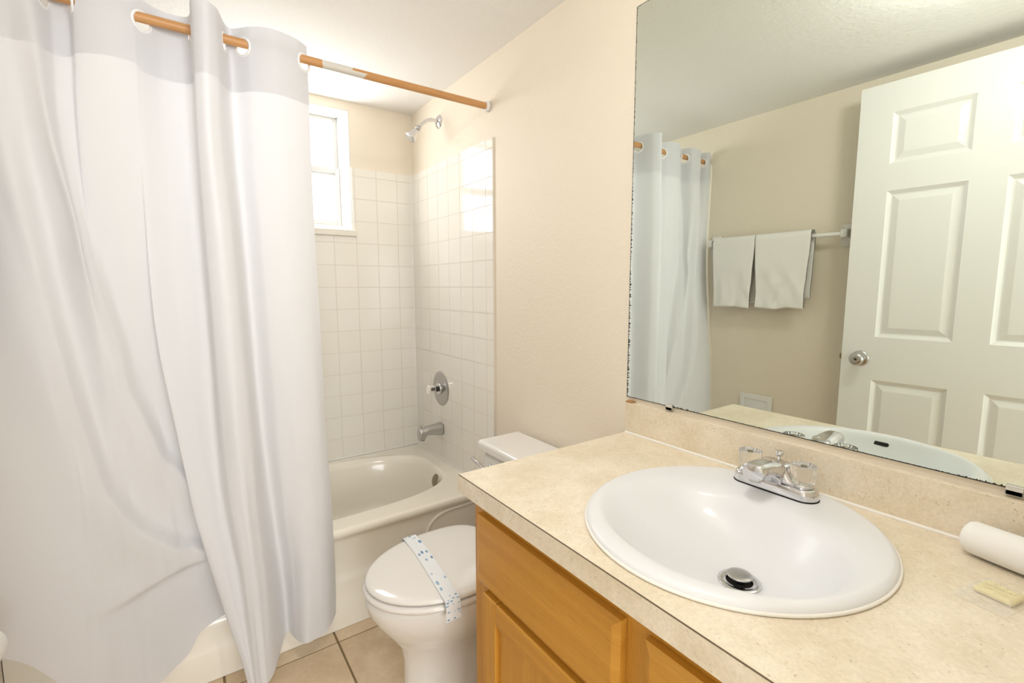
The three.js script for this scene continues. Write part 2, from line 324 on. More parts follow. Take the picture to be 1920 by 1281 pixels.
// ------------------------------------------------------------------ bathtub
{
  const t = thing('bathtub', 'cream alcove bathtub under the window, behind the white curtain', 'bathtub', [-0.75, 0, 0.38]);
  const N = 128, cx = -0.735, cz = 0.352;
  const ring = (a, b, y, e, ox = 0) => { const r = []; for (let i = 0; i < N; i++) { const th = i / N * 2 * Math.PI, c = Math.cos(th), s = Math.sin(th); r.push(V(cx + ox + a * Math.sign(c) * Math.abs(c) ** (2 / e), y, cz + b * Math.sign(s) * Math.abs(s) ** (2 / e))); } return r; };
  // rectangle swept with the same angles as the inner oval
  const rect = (x0, x1, z0, z1, y) => { const r = []; for (let i = 0; i < N; i++) { const th = i / N * 2 * Math.PI, c = Math.cos(th), s = Math.sin(th); const kx = c > 0 ? (x1 - cx) / Math.max(c, 1e-6) : (x0 - cx) / Math.min(c, -1e-6), kz = s > 0 ? (z1 - cz) / Math.max(s, 1e-6) : (z0 - cz) / Math.min(s, -1e-6); const k = Math.min(kx, kz); r.push(V(cx + k * c, y, cz + k * s)); } return r; };
  // snap the nearest ray to each corner so that the deck stays square
  const square = (x0, x1, z0, z1, y) => { const r = rect(x0, x1, z0, z1, y); for (const [x, z] of [[x0, z0], [x0, z1], [x1, z0], [x1, z1]]) { let b = 0, bd = 9; r.forEach((p, i) => { const d = Math.hypot(p.x - x, p.z - z); if (d < bd) { bd = d; b = i; } }); r[b].set(x, y, z); } return r; };
  const X0 = XL + 0.002, X1 = -0.002, Z0 = 0.0165, Z1 = 0.757;
  const rings = [square(X0, X1, Z0, Z1 - 0.006, 0.345), square(X0, X1, Z0, Z1 - 0.001, 0.352), square(X0, X1, Z0, Z1, 0.360), square(X0, X1, Z0, Z1 - 0.003, 0.369), square(X0, X1, Z0 + 0.002, Z1 - 0.010, 0.3745), square(X0, X1 - 0.002, Z0 + 0.01, Z1 - 0.02, 0.375)];
  for (const [a, b, y, e, ox] of [[0.668, 0.302, 0.373, 3.4, 0], [0.660, 0.294, 0.3695, 3.3, 0], [0.651, 0.285, 0.358, 3.2, 0], [0.642, 0.276, 0.335, 3.1, 0], [0.625, 0.262, 0.25, 3.0, 0.003], [0.600, 0.245, 0.16, 3.0, 0.01], [0.565, 0.225, 0.11, 3.0, 0.015], [0.50, 0.19, 0.088, 3, 0.02], [0.3, 0.1, 0.08, 2.6, 0.02]]) rings.push(ring(a, b, y, e, ox));
  part(t, 'basin', loft(rings, { capEnd: true, flip: true }), M.tub);
  // apron: profile (z, y) swept along x; recessed band and skirt ledge
  const prof = [[0.751, 0.345], [0.742, 0.335], [0.7385, 0.322], [0.737, 0.30], [0.7395, 0.215], [0.742, 0.197], [0.7505, 0.186], [0.752, 0.172], [0.752, 0.118], [0.755, 0.104], [0.757, 0.095], [0.757, 0.001]];
  const L = prof.map(([z, y]) => V(X0, y, z)), R = prof.map(([z, y]) => V(X1, y, z));
  const apron = crease(loft([L, R], { closed: false }), 40);
  const foot = bx(X0, X1, 0.001, 0.1, 0.70, 0.745);
  part(t, 'apron', merge([apron, foot, tube([V(-0.004, 0.326, 0.736), V(-0.14, 0.325, 0.7365), V(-0.205, 0.322, 0.7365), V(-0.25, 0.308, 0.737), V(-0.28, 0.283, 0.7375), V(-0.292, 0.255, 0.738), V(-0.297, 0.215, 0.7385), V(-0.299, 0.195, 0.741)], 0.008, 48, 10)]), M.tub);
  const od = V(-0.97, -0.24, 0).normalize();
  part(t, 'overflow_plate', lathe([[0, 0.009], [0.012, 0.009], [0.028, 0.006], [0.034, 0], [0, 0]], V(-0.101, 0.318, 0.425), V(-0.95, 0.2, 0)), M.brassWorn, 'round worn metal overflow plate');
  part(t, 'drain', lathe([[0, 0.004], [0.02, 0.004], [0.03, 0.002], [0.034, 0], [0, 0]], V(-0.28, 0.087, 0.36), V(0, 1, 0)), M.satin);
  part(wallBack, 'tub_caulk', cyl(V(X0, 0.3755, 0.0095), V(X1, 0.3755, 0.0095), 0.0055, 0.0055, 8), M.caulk);
  part(wallRight, 'tub_caulk', cyl(V(-0.007, 0.377, 0.01), V(-0.007, 0.377, 0.75), 0.004, 0.004, 8), M.caulk);
}

// ------------------------------------------------------------------ shower and tub fittings on the tiled wall
{
  const t = thing('wall_shower', 'chrome shower head on a curved arm above the tub tiles', 'shower', [0, 2.02, 0.327]);
  part(t, 'escutcheon', lathe([[0.010, 0.012], [0.016, 0.011], [0.026, 0.006], [0.031, 0.001], [0.031, 0], [0.009, 0]], V(0, 2.022, 0.327), V(-1, 0, 0)), M.chrome);
  part(t, 'shower_arm', tube([V(0, 2.022, 0.327), V(-0.03, 2.024, 0.327), V(-0.058, 2.017, 0.326), V(-0.08, 2.002, 0.325), V(-0.103, 1.978, 0.324)], 0.0085, 40, 14), M.chrome);
  const d = V(-0.62, -0.78, -0.03).normalize(), b = V(-0.103, 1.978, 0.324);
  part(t, 'ball_joint', lathe([[0, -0.006], [0.009, -0.006], [0.0125, 0.0], [0.0125, 0.008], [0.009, 0.013], [0, 0.013]], b, d), M.satin);
  const head = part(t, 'spray_head', lathe([[0, 0.010], [0.009, 0.011], [0.0125, 0.022], [0.017, 0.042], [0.0235, 0.058], [0.0265, 0.060], [0.0265, 0.068], [0.022, 0.070], [0, 0.070]], b, d), M.chrome);
  part(head, 'spray_face', lathe([[0, 0.0712], [0.018, 0.0712], [0.0205, 0.0702], [0, 0.0702]], b, d), M.satin);
}
{
  const c = V(0, 0.742, 0.312), x = V(-1, 0, 0);
  const t = thing('shower_valve', 'round chrome mixer plate with clear knob on the tub tiles', 'faucet', [0, 0.742, 0.312]);
  part(t, 'escutcheon', lathe([[0, 0.016], [0.030, 0.016], [0.036, 0.015], [0.055, 0.014], [0.076, 0.013], [0.086, 0.009], [0.0895, 0.0045], [0.0895, 0.002], [0, 0.002]], c, x, 56), M.satin);
  part(t, 'collar', lathe([[0, 0.026], [0.024, 0.026], [0.029, 0.022], [0.03, 0.014], [0, 0.014]], c, x), M.chrome);
  part(t, 'stem', cyl(V(-0.022, 0.742, 0.312), V(-0.043, 0.742, 0.312), 0.0135), M.blackPlastic);
  const k = []; for (let j = 0; j < 6; j++) { const h = [0.042, 0.044, 0.05, 0.072, 0.078, 0.08][j], r0 = [0.018, 0.0205, 0.0215, 0.0235, 0.0225, 0.020][j], r = []; for (let i = 0; i < 64; i++) { const a = i / 64 * 2 * Math.PI, q = r0 * (1 + 0.04 * Math.cos(a * 8)); r.push(V(-h, 0.742 + q * Math.cos(a), 0.312 + q * Math.sin(a))); } k.push(r); }
  part(t, 'knob', loft(k, { capStart: true, capEnd: true }), M.acrylic, 'clear acrylic knob');
}
{
  const t = thing('tub_spout', 'brushed metal tub spout with diverter pin below the round valve', 'faucet', [0, 0.535, 0.312]);
  const sec = (x, y, ry, rz, yo = 0) => { const r = []; for (let i = 0; i < 40; i++) { const a = i / 40 * 2 * Math.PI, c = Math.cos(a), s = Math.sin(a); r.push(V(x, y + yo + ry * Math.sign(s) * Math.abs(s) ** 0.7, 0.312 + rz * Math.sign(c) * Math.abs(c) ** 0.8)); } return r; };
  const rg = [sec(-0.0065, 0.535, 0.031, 0.029), sec(-0.016, 0.535, 0.032, 0.030), sec(-0.04, 0.536, 0.028, 0.028), sec(-0.07, 0.537, 0.024, 0.026), sec(-0.092, 0.537, 0.022, 0.0255), sec(-0.100, 0.530, 0.0265, 0.0252), sec(-0.106, 0.525, 0.030, 0.025), sec(-0.122, 0.524, 0.0305, 0.0248), sec(-0.13, 0.524, 0.029, 0.023), sec(-0.133, 0.524, 0.025, 0.019)];
  const body = part(t, 'spout_body', loft(rg, { capStart: true, capEnd: true }), M.satin);
  part(t, 'diverter_pin', merge([cyl(V(-0.119, 0.548, 0.312), V(-0.119, 0.566, 0.312), 0.003), lathe([[0, 0], [0.0055, 0.001], [0.006, 0.005], [0.004, 0.008], [0, 0.008]], V(-0.119, 0.564, 0.312), V(0, 1, 0), 16)]), M.satin);
  part(t, 'outlet', lathe([[0, 0], [0.013, 0], [0.015, 0.004]], V(-0.115, 0.4932, 0.312), V(0, 1, 0), 20), M.darkHole);
}

// ------------------------------------------------------------------ curtain rod
T.rod = texture(1024, 64, (u, v) => {
  const n = tileNoise(u * 12, v * 8, 12, 8, 41), f = tileNoise(u * 40, v * 40, 40, 40, 42), e = tileNoise(u * 90, v * 6, 90, 6, 43);
  let c = [lerp(192, 214, 0.6 * n + 0.4 * f), lerp(138, 162, 0.6 * n + 0.4 * f), lerp(84, 106, 0.6 * n + 0.4 * f)];
  // worn-through strip where the curtain rings slide; x = -1.5 + u * 1.5
  const x = -1.5 + u * 1.5, a = -0.632 + 0.012 * (e - 0.5), b = -0.515 + 0.05 * (v - 0.5) + 0.01 * (e - 0.5);
  const side = Math.abs(((v + 0.5 + 0.06 * (n - 0.5)) % 1) - 0.5) < 0.33;
  if (x > a && x < b && side) c = [219, 214, 206];
  return c;
}, true);
M.rod = std({ map: T.rod, roughness: 0.42 });
{
  const y = 1.958, z = 0.768, t = thing('curtain_rod', 'wood-look shower curtain rod with a worn whitish stretch', 'curtain rod', [-0.75, y, z]);
  const g = new THREE.CylinderGeometry(0.0128, 0.0128, 1.478, 32, 1); g.rotateZ(Math.PI / 2);
  const p = g.attributes.position, uv = g.attributes.uv;
  for (let i = 0; i < p.count; i++) { const a = Math.atan2(p.getZ(i), p.getY(i)); uv.setXY(i, (p.getX(i) + 0.75) / 1.5, uv.getX(i)); }
  part(t, 'rod', g.translate(-0.75, y, z), M.rod);
  part(t, 'end_cap', lathe([[0.013, 0.018], [0.017, 0.018], [0.019, 0.014], [0.020, 0.0], [0, 0]], V(-0.0005, y, z), V(-1, 0, 0)), M.whiteVinyl, 'white plastic end socket');
  part(t, 'end_cap', lathe([[0.013, 0.018], [0.017, 0.018], [0.019, 0.014], [0.020, 0.0], [0, 0]], V(XL + 0.0005, y, z), V(1, 0, 0)), M.whiteVinyl);
}

// ------------------------------------------------------------------ shower curtain: fold lines [x, z] listed from the open edge to the left wall, one row per fold, at these heights
const CL=[2.02, 1.85, 1.65, 1.4, 1.1, 0.8, 0.6, 0.45, 0.36, 0.25, 0.12, 0.0];
const CK=[
[[-0.675,0.755],[-0.676,0.761],[-0.68,0.768],[-0.68,0.775],[-0.678,0.781],[-0.678,0.786],[-0.673,0.79],[-0.67,0.792],[-0.67,0.794],[-0.67,0.796],[-0.674,0.798],[-0.681,0.8]],
[[-0.711,0.785],[-0.712,0.786],[-0.714,0.792],[-0.714,0.8],[-0.713,0.811],[-0.709,0.823],[-0.706,0.83],[-0.706,0.84],[-0.707,0.846],[-0.709,0.85],[-0.717,0.85],[-0.721,0.85]],
[[-0.78,0.805],[-0.783,0.806],[-0.786,0.812],[-0.781,0.82],[-0.775,0.829],[-0.771,0.839],[-0.769,0.845],[-0.771,0.855],[-0.773,0.861],[-0.776,0.865],[-0.782,0.865],[-0.784,0.865]],
[[-0.836,0.785],[-0.839,0.786],[-0.844,0.792],[-0.838,0.8],[-0.833,0.809],[-0.829,0.819],[-0.822,0.825],[-0.815,0.827],[-0.81,0.829],[-0.809,0.83],[-0.811,0.83],[-0.811,0.83]],
[[-0.886,0.74],[-0.886,0.744],[-0.886,0.751],[-0.881,0.76],[-0.876,0.769],[-0.869,0.779],[-0.859,0.785],[-0.848,0.785],[-0.841,0.785],[-0.833,0.786],[-0.831,0.788],[-0.831,0.79]],
[[-0.927,0.845],[-0.93,0.846],[-0.935,0.853],[-0.925,0.86],[-0.918,0.865],[-0.911,0.87],[-0.91,0.878],[-0.903,0.883],[-0.898,0.887],[-0.896,0.893],[-0.894,0.899],[-0.893,0.9]],
[[-0.951,0.865],[-0.955,0.866],[-0.961,0.873],[-0.954,0.88],[-0.946,0.885],[-0.943,0.89],[-0.936,0.898],[-0.928,0.903],[-0.924,0.907],[-0.922,0.913],[-0.92,0.919],[-0.919,0.92]],
[[-0.977,0.845],[-0.98,0.846],[-0.985,0.85],[-0.984,0.855],[-0.981,0.862],[-0.976,0.87],[-0.969,0.883],[-0.956,0.892],[-0.95,0.897],[-0.945,0.903],[-0.939,0.909],[-0.935,0.91]],
[[-0.987,0.74],[-0.991,0.748],[-0.996,0.76],[-0.997,0.775],[-0.996,0.797],[-0.998,0.82],[-0.992,0.848],[-0.977,0.868],[-0.968,0.878],[-0.96,0.888],[-0.95,0.898],[-0.944,0.9]],
[[-1.044,0.735],[-1.049,0.744],[-1.056,0.762],[-1.057,0.785],[-1.053,0.81],[-1.038,0.835],[-1.026,0.858],[-1.003,0.874],[-0.99,0.883],[-0.976,0.89],[-0.96,0.899],[-0.951,0.9]],
[[-1.091,0.768],[-1.097,0.775],[-1.107,0.786],[-1.117,0.8],[-1.113,0.823],[-1.083,0.845],[-1.062,0.858],[-1.037,0.867],[-1.02,0.873],[-0.999,0.88],[-0.973,0.889],[-0.959,0.89]],
[[-1.111,0.785],[-1.113,0.785],[-1.118,0.788],[-1.119,0.79],[-1.105,0.797],[-1.067,0.805],[-1.041,0.797],[-1.015,0.792],[-0.997,0.791],[-0.98,0.795],[-0.959,0.799],[-0.939,0.8]],
[[-1.158,0.802],[-1.162,0.801],[-1.17,0.798],[-1.168,0.795],[-1.146,0.793],[-1.108,0.79],[-1.087,0.79],[-1.079,0.79],[-1.074,0.794],[-1.069,0.803],[-1.066,0.812],[-1.066,0.82]],
[[-1.22,0.785],[-1.225,0.785],[-1.235,0.785],[-1.231,0.785],[-1.183,0.792],[-1.137,0.798],[-1.119,0.798],[-1.113,0.798],[-1.11,0.802],[-1.107,0.81],[-1.105,0.819],[-1.105,0.827]],
[[-1.235,0.745],[-1.24,0.753],[-1.246,0.768],[-1.238,0.785],[-1.2,0.797],[-1.166,0.806],[-1.151,0.806],[-1.148,0.806],[-1.146,0.809],[-1.144,0.818],[-1.144,0.827],[-1.144,0.834]],
[[-1.268,0.745],[-1.27,0.755],[-1.273,0.775],[-1.252,0.8],[-1.216,0.809],[-1.195,0.814],[-1.183,0.814],[-1.182,0.814],[-1.182,0.817],[-1.182,0.825],[-1.183,0.834],[-1.183,0.841]],
[[-1.301,0.801],[-1.298,0.812],[-1.288,0.82],[-1.253,0.83],[-1.232,0.815],[-1.224,0.821],[-1.214,0.821],[-1.216,0.821],[-1.218,0.824],[-1.22,0.832],[-1.222,0.841],[-1.222,0.849]],
[[-1.34,0.8],[-1.338,0.799],[-1.333,0.795],[-1.311,0.79],[-1.281,0.807],[-1.253,0.829],[-1.246,0.829],[-1.25,0.829],[-1.254,0.832],[-1.258,0.839],[-1.261,0.848],[-1.261,0.856]],
[[-1.383,0.8],[-1.382,0.802],[-1.373,0.812],[-1.347,0.825],[-1.314,0.825],[-1.282,0.837],[-1.278,0.837],[-1.285,0.837],[-1.29,0.839],[-1.295,0.847],[-1.3,0.856],[-1.3,0.863]],
[[-1.429,0.742],[-1.426,0.753],[-1.414,0.783],[-1.38,0.815],[-1.345,0.83],[-1.311,0.845],[-1.31,0.845],[-1.319,0.845],[-1.326,0.847],[-1.333,0.854],[-1.339,0.863],[-1.339,0.87]]
];{
  const HEM = [0.10, 0.085, 0.08, 0.08, 0.09, 0.045, 0.04, 0.04, 0.045, 0.045, 0.05, 0.21, 0.19, 0.13, 0.105, 0.09, 0.085, 0.10, 0.135, 0.175];
  const zTop = [0.790, 0.790, 0.788, 0.79, 0.815, 0.845, 0.855, 0.86, 0.862, 0.865, 0.87, 0.87];
  CK.push(CL.map((y, i) => [lerp(-1.46, -1.42, smooth(2, 0.9, y)), zTop[i] + 0.010])); HEM.push(0.32);
  CK.push(CL.map((y, i) => [-1.493, zTop[i]])); HEM.push(0.38);
  const cat = (p0, p1, p2, p3, t) => { const a = 2 * p1, b = p2 - p0, c = 2 * p0 - 5 * p1 + 4 * p2 - p3, d = -p0 + 3 * p1 - 3 * p2 + p3; return 0.5 * (a + b * t + c * t * t + d * t * t * t); };
  // fold at key k, height y
  const keyAt = (k, y) => {
    const n = CL.length; if (y >= CL[0]) return CK[k][0]; if (y <= CL[n - 1]) return CK[k][n - 1];
    let i = 0; while (CL[i + 1] > y) i++;
    const t = (CL[i] - y) / (CL[i] - CL[i + 1]), g = (j) => CK[k][clamp(j, 0, n - 1)];
    return [0, 1].map(c => { const v = cat(g(i - 1)[c], g(i)[c], g(i + 1)[c], g(i + 2)[c], t); return clamp(v, Math.min(g(i)[c], g(i + 1)[c]) - 0.004, Math.max(g(i)[c], g(i + 1)[c]) + 0.004); });
  };
  const K = CK.length, TOP = 2.004, SUB = 26, NU = (K - 1) * SUB + 1, NV = 190;
  const surf = (s, y) => {      // s in key units
    const i = clamp(Math.floor(s), 0, K - 2), t = s - i, q = [i - 1, i, i + 1, i + 2].map(k => keyAt(clamp(k, 0, K - 1), y));
    // centripetal weights keep the tight folds from overshooting
    const d = (a, b) => Math.max(Math.sqrt(Math.hypot(a[0] - b[0], a[1] - b[1])), 1e-3);
    const t0 = 0, t1 = t0 + d(q[0], q[1]), t2 = t1 + d(q[1], q[2]), t3 = t2 + d(q[2], q[3]), T2 = lerp(t1, t2, t);
    const L = (a, b, ta, tb) => a.map((v, c) => tb - ta < 1e-6 ? v : (tb - T2) / (tb - ta) * v + (T2 - ta) / (tb - ta) * b[c]);
    const A1 = L(q[0], q[1], t0, t1), A2 = L(q[1], q[2], t1, t2), A3 = L(q[2], q[3], t2, t3), B1 = L(A1, A2, t0, t2), B2 = L(A2, A3, t1, t3), C = L(B1, B2, t1, t2);
    return C;
  };
  const hem = (s) => { const i = clamp(Math.floor(s), 0, K - 2), t = s - i, g = (j) => HEM[clamp(j, 0, K - 1)]; return cat(g(i - 1), g(i), g(i + 1), g(i + 2), t); };
  const wob = (s, y) => 0.006 * (tileNoise(s * 1.3, y * 2.4, 997, 997, 51) - 0.5) + 0.0018 * (tileNoise(s * 3.1 + 5, y * 6, 997, 997, 52) - 0.5) * smooth(1.7, 0.6, y);
  // two long drapes that sweep down towards the tub rim, as [x, y] lines
  const RIDGES = [
    { a: 0.034, w: [0.016, 0.075], p: [[-1.345, 1.35], [-1.314, 1.129], [-1.282, 0.91], [-1.246, 0.704], [-1.189, 0.582], [-1.111, 0.502], [-1.024, 0.456], [-0.95, 0.44]] },
    { a: 0.028, w: [0.016, 0.055], p: [[-1.255, 1.45], [-1.24, 1.338], [-1.201, 1.108], [-1.184, 0.964], [-1.129, 0.777], [-1.063, 0.667], [-1.0, 0.619], [-0.93, 0.60]] }];
  const ridge = (r, x, y) => {
    let best = 9, side = 1, at = 0; const n = r.p.length - 1;
    for (let i = 0; i < n; i++) { const [ax, ay] = r.p[i], [bx2, by] = r.p[i + 1], dx = bx2 - ax, dy = by - ay, l2 = dx * dx + dy * dy, t = clamp(((x - ax) * dx + (y - ay) * dy) / l2, 0, 1), ex = x - ax - t * dx, ey = y - ay - t * dy, d = Math.hypot(ex, ey); if (d < best) { best = d; side = dx * ey - dy * ex; at = (i + t) / n; } }
    const w = side > 0 ? r.w[0] : r.w[1];
    return r.a * Math.exp(-((best / w) ** 2)) * smooth(0, 0.25, at);
  };
  const point = (s, v) => {
    const h = hem(s), y = lerp(TOP, h, v);
    const [x, z] = surf(s, y);
    let zz = z + wob(s, y) * smooth(0.02, 0.12, v);
    const left = smooth(10.7, 11.3, s); for (const r of RIDGES) zz += left * ridge(r, x, y);
    const rim = 0.385 + 0.055 * smooth(-1.28, -1.03, x), over = smooth(-1.34, -1.10, x) * smooth(10.6, 11.4, s);
    zz = lerp(zz, Math.max(0.772, zz - 0.05), over * smooth(rim, rim - 0.03, y));      // tucks in under the tub rim
    if (y < 0.4) zz = Math.max(zz, 0.7625);      // lies on the tub rim and apron
    return V(Math.max(x, XL + 0.006), y + 0.004 * (tileNoise(s * 0.9, 3, 997, 997, 53) - 0.5) * (v < 0.001 ? 1 : 0), zz);
  };
  // eyelets where the cloth crosses the rod
  const rodZ = 0.768, rodY = 1.958, eyeY = 1.948, eyes = [];
  for (let i = 1; i < NU; i++) { const a = surf((i - 1) / SUB, eyeY), b = surf(i / SUB, eyeY); if ((a[1] - rodZ) * (b[1] - rodZ) < 0) { const f = (rodZ - a[1]) / (b[1] - a[1]), s = (i - 1 + f) / SUB, dx = b[0] - a[0], dz = b[1] - a[1], l = Math.hypot(dx, dz); if (s > 0.2 && s < K - 1.3) eyes.push({ s, x: lerp(a[0], b[0], f), tx: dx / l, tz: dz / l }); } }
  const R_IN = 0.0215;
  const rowsV = []; for (let j = 0; j <= 40; j++) rowsV.push(j / 40 * 0.075); for (let j = 1; j <= NV; j++) rowsV.push(0.075 + j / NV * 0.925);
  const sheet = (s0, s1, r0, r1, off) => {
    const pos = [], uv = [], idx = [], nu = s1 - s0 + 1;
    for (let j = r0; j <= r1; j++) for (let i = s0; i <= s1; i++) { const s = i / SUB, p = point(s, rowsV[j]); let nx = 0, nz = 0; if (off) { const a = surf(clamp(s - 0.02, 0, K - 1), p.y), b = surf(clamp(s + 0.02, 0, K - 1), p.y), l = Math.hypot(b[0] - a[0], b[1] - a[1]) || 1; nx = (b[1] - a[1]) / l * off; nz = -(b[0] - a[0]) / l * off; } pos.push(p.x + nx, p.y, p.z + nz); uv.push(i / SUB * 0.07, p.y); }
    const inHole = (i, j) => { const s = i / SUB; const p = V(pos[3 * ((j - r0) * nu + i - s0)], pos[3 * ((j - r0) * nu + i - s0) + 1], pos[3 * ((j - r0) * nu + i - s0) + 2]); for (const e of eyes) if (Math.abs(s - e.s) < 1.2 && Math.hypot((p.x - e.x) * e.tx + (p.z - rodZ) * e.tz, p.y - eyeY) < R_IN) return true; return false; };
    for (let j = r0; j < r1; j++) for (let i = s0; i < s1; i++) {
      if (rowsV[j] < 0.1 && (inHole(i, j) || inHole(i + 1, j) || inHole(i, j + 1) || inHole(i + 1, j + 1))) continue;
      const a = (j - r0) * nu + i - s0, b = a + 1, c = a + nu, d = c + 1; idx.push(a, c, d, a, d, b);
    }
    const g = new THREE.BufferGeometry(); g.setAttribute('position', new THREE.Float32BufferAttribute(pos, 3)); g.setAttribute('uv', new THREE.Float32BufferAttribute(uv, 2)); g.setIndex(idx); g.computeVertexNormals(); return g;
  };
  const t = thing('shower_curtain', 'long white eyelet shower curtain hanging in front of the tub', 'shower curtain', [-1.1, 0.04, 0.8]);
  part(t, 'cloth', sheet(0, NU - 1, 0, rowsV.length - 1, 0), M.curtain);
  part(t, 'header_band', sheet(0, NU - 1, 0, 44, 0.0012), M.curtain, 'doubled band along the top edge');
  for (const e of eyes) {
    const g = new THREE.TorusGeometry(R_IN + 0.003, 0.0042, 10, 40); g.scale(1, 1, 0.7);
    g.rotateY(Math.atan2(-e.tz, e.tx)); part(t, 'eyelet_ring', g.translate(e.x, eyeY, rodZ), M.ringPlastic, 'white plastic eyelet ring');
  }
  console.log('eyelets', eyes.map(e => e.x.toFixed(3)).join(' '));
}

// ------------------------------------------------------------------ toilet
const ZT = 1.213;
{
  const t = thing('toilet', 'white toilet with closed lid between the tub and the vanity', 'toilet', [-0.35, 0, ZT]);
  const N = 72;
  const egg = (x0, x1, w, y, e = 2.0, wide = 0.58, dy = 0) => { // x0 front (most negative), x1 back
    const r = [], xm = lerp(x0, x1, wide); for (let i = 0; i < N; i++) { const a = i / N * 2 * Math.PI, c = Math.cos(a), s = Math.sin(a); const A = c < 0 ? xm - x0 : x1 - xm, ex = c < 0 ? 2.0 : e; r.push(V(xm + A * Math.sign(c) * Math.abs(c) ** (2 / ex), y + dy * c, ZT + w * Math.sign(s) * Math.abs(s) ** (2 / ex))); } return r; };
  // bowl and pedestal in one piece
  part(t, 'bowl', loft([egg(-0.60, -0.20, 0.112, 0.001, 3.2), egg(-0.603, -0.19, 0.114, 0.012, 3.2), egg(-0.595, -0.195, 0.106, 0.03, 3.2), egg(-0.586, -0.20, 0.098, 0.09, 3), egg(-0.586, -0.20, 0.097, 0.16, 3), egg(-0.597, -0.19, 0.107, 0.212, 3), egg(-0.628, -0.17, 0.140, 0.258, 2.8), egg(-0.662, -0.16, 0.168, 0.305, 2.6), egg(-0.684, -0.15, 0.181, 0.345, 2.6), egg(-0.690, -0.15, 0.184, 0.372, 2.6), egg(-0.688, -0.15, 0.183, 0.387, 2.6), egg(-0.680, -0.155, 0.176, 0.393, 2.6)], { capStart: true, capEnd: true, flip: true }), M.porcelain);
  part(t, 'tank_support', bx(-0.27, -0.03, 0.28, 0.372, ZT - 0.11, ZT + 0.11, 0.02, 3), M.porcelain);
  part(t, 'seat', loft([egg(-0.682, -0.275, 0.178, 0.3945, 3), egg(-0.692, -0.268, 0.186, 0.398, 3), egg(-0.694, -0.266, 0.188, 0.405, 3), egg(-0.690, -0.268, 0.185, 0.412, 3), egg(-0.68, -0.27, 0.176, 0.4145, 3)], { capStart: true, capEnd: true, flip: true }), M.seat);
  part(t, 'lid', loft([egg(-0.676, -0.262, 0.172, 0.416, 3.2), egg(-0.686, -0.258, 0.181, 0.4185, 3.2), egg(-0.688, -0.257, 0.183, 0.4235, 3.2), egg(-0.6845, -0.258, 0.1795, 0.4285, 3.2), egg(-0.678, -0.262, 0.1735, 0.4312, 3.2), egg(-0.66, -0.270, 0.159, 0.4335, 3.1), egg(-0.60, -0.30, 0.118, 0.4368, 3), egg(-0.53, -0.35, 0.065, 0.4382, 3)], { capStart: true, capEnd: true, flip: true }), M.seat);
  for (const s of [-1, 1]) part(t, 'hinge', bx(-0.275, -0.235, 0.388, 0.43, ZT + s * 0.075 - 0.02, ZT + s * 0.075 + 0.02, 0.008, 2), M.seat);
  const tank = part(t, 'tank', bx(-0.188, -0.016, 0.372, 0.655, ZT - 0.215, ZT + 0.215, 0.025, 4), M.porcelain);
  part(t, 'tank_lid', bx(-0.2, -0.009, 0.655, 0.694, ZT - 0.232, ZT + 0.225, 0.014, 4), M.porcelain);
  const h = part(t, 'flush_handle', tube([V(-0.192, 0.606, ZT - 0.152), V(-0.212, 0.606, ZT - 0.154), V(-0.216, 0.611, ZT - 0.17), V(-0.219, 0.620, ZT - 0.188), V(-0.222, 0.624, ZT - 0.206), V(-0.224, 0.633, ZT - 0.220)], 0.0062, 30, 12), M.chrome, 'curved chrome flush lever');
  part(h, 'handle_boss', lathe([[0, 0.008], [0.010, 0.008], [0.014, 0.004], [0.015, 0], [0, 0]], V(-0.189, 0.606, ZT - 0.152), V(-1, 0, 0), 24), M.chrome);
}
// paper band across the lid, blue dotted print
T.band = texture(512, 64, (u, v) => {
  const x = u * 24, y = v * 3; let c = [240, 243, 246];
  const st = Math.sin((x * 1.5 + y * 2.4) * 5); if (st > 0.93) c = [222, 229, 236];
  for (let i = -1; i <= 1; i++) for (let j = -1; j <= 1; j++) { const ci = Math.floor(x) + i, cj = Math.floor(y) + j; if (ci < 0 || ci > 23 || cj < 0 || cj > 2) continue; const px = ci + 0.25 + 0.5 * hash2(ci, cj, 61), py = cj + 0.25 + 0.5 * hash2(ci, cj, 62), r = 0.13 + 0.17 * hash2(ci, cj, 63); if (hash2(ci, cj, 64) > 0.45 && Math.hypot(x - px, (y - py) * 0.9) < r) c = hash2(ci, cj, 65) > 0.5 ? [112, 152, 192] : [160, 188, 214]; }
  return c;
}, true);
T.band.wrapS = T.band.wrapT = THREE.ClampToEdgeWrapping;
M.band = std({ map: T.band, roughness: 0.6, side: THREE.DoubleSide });
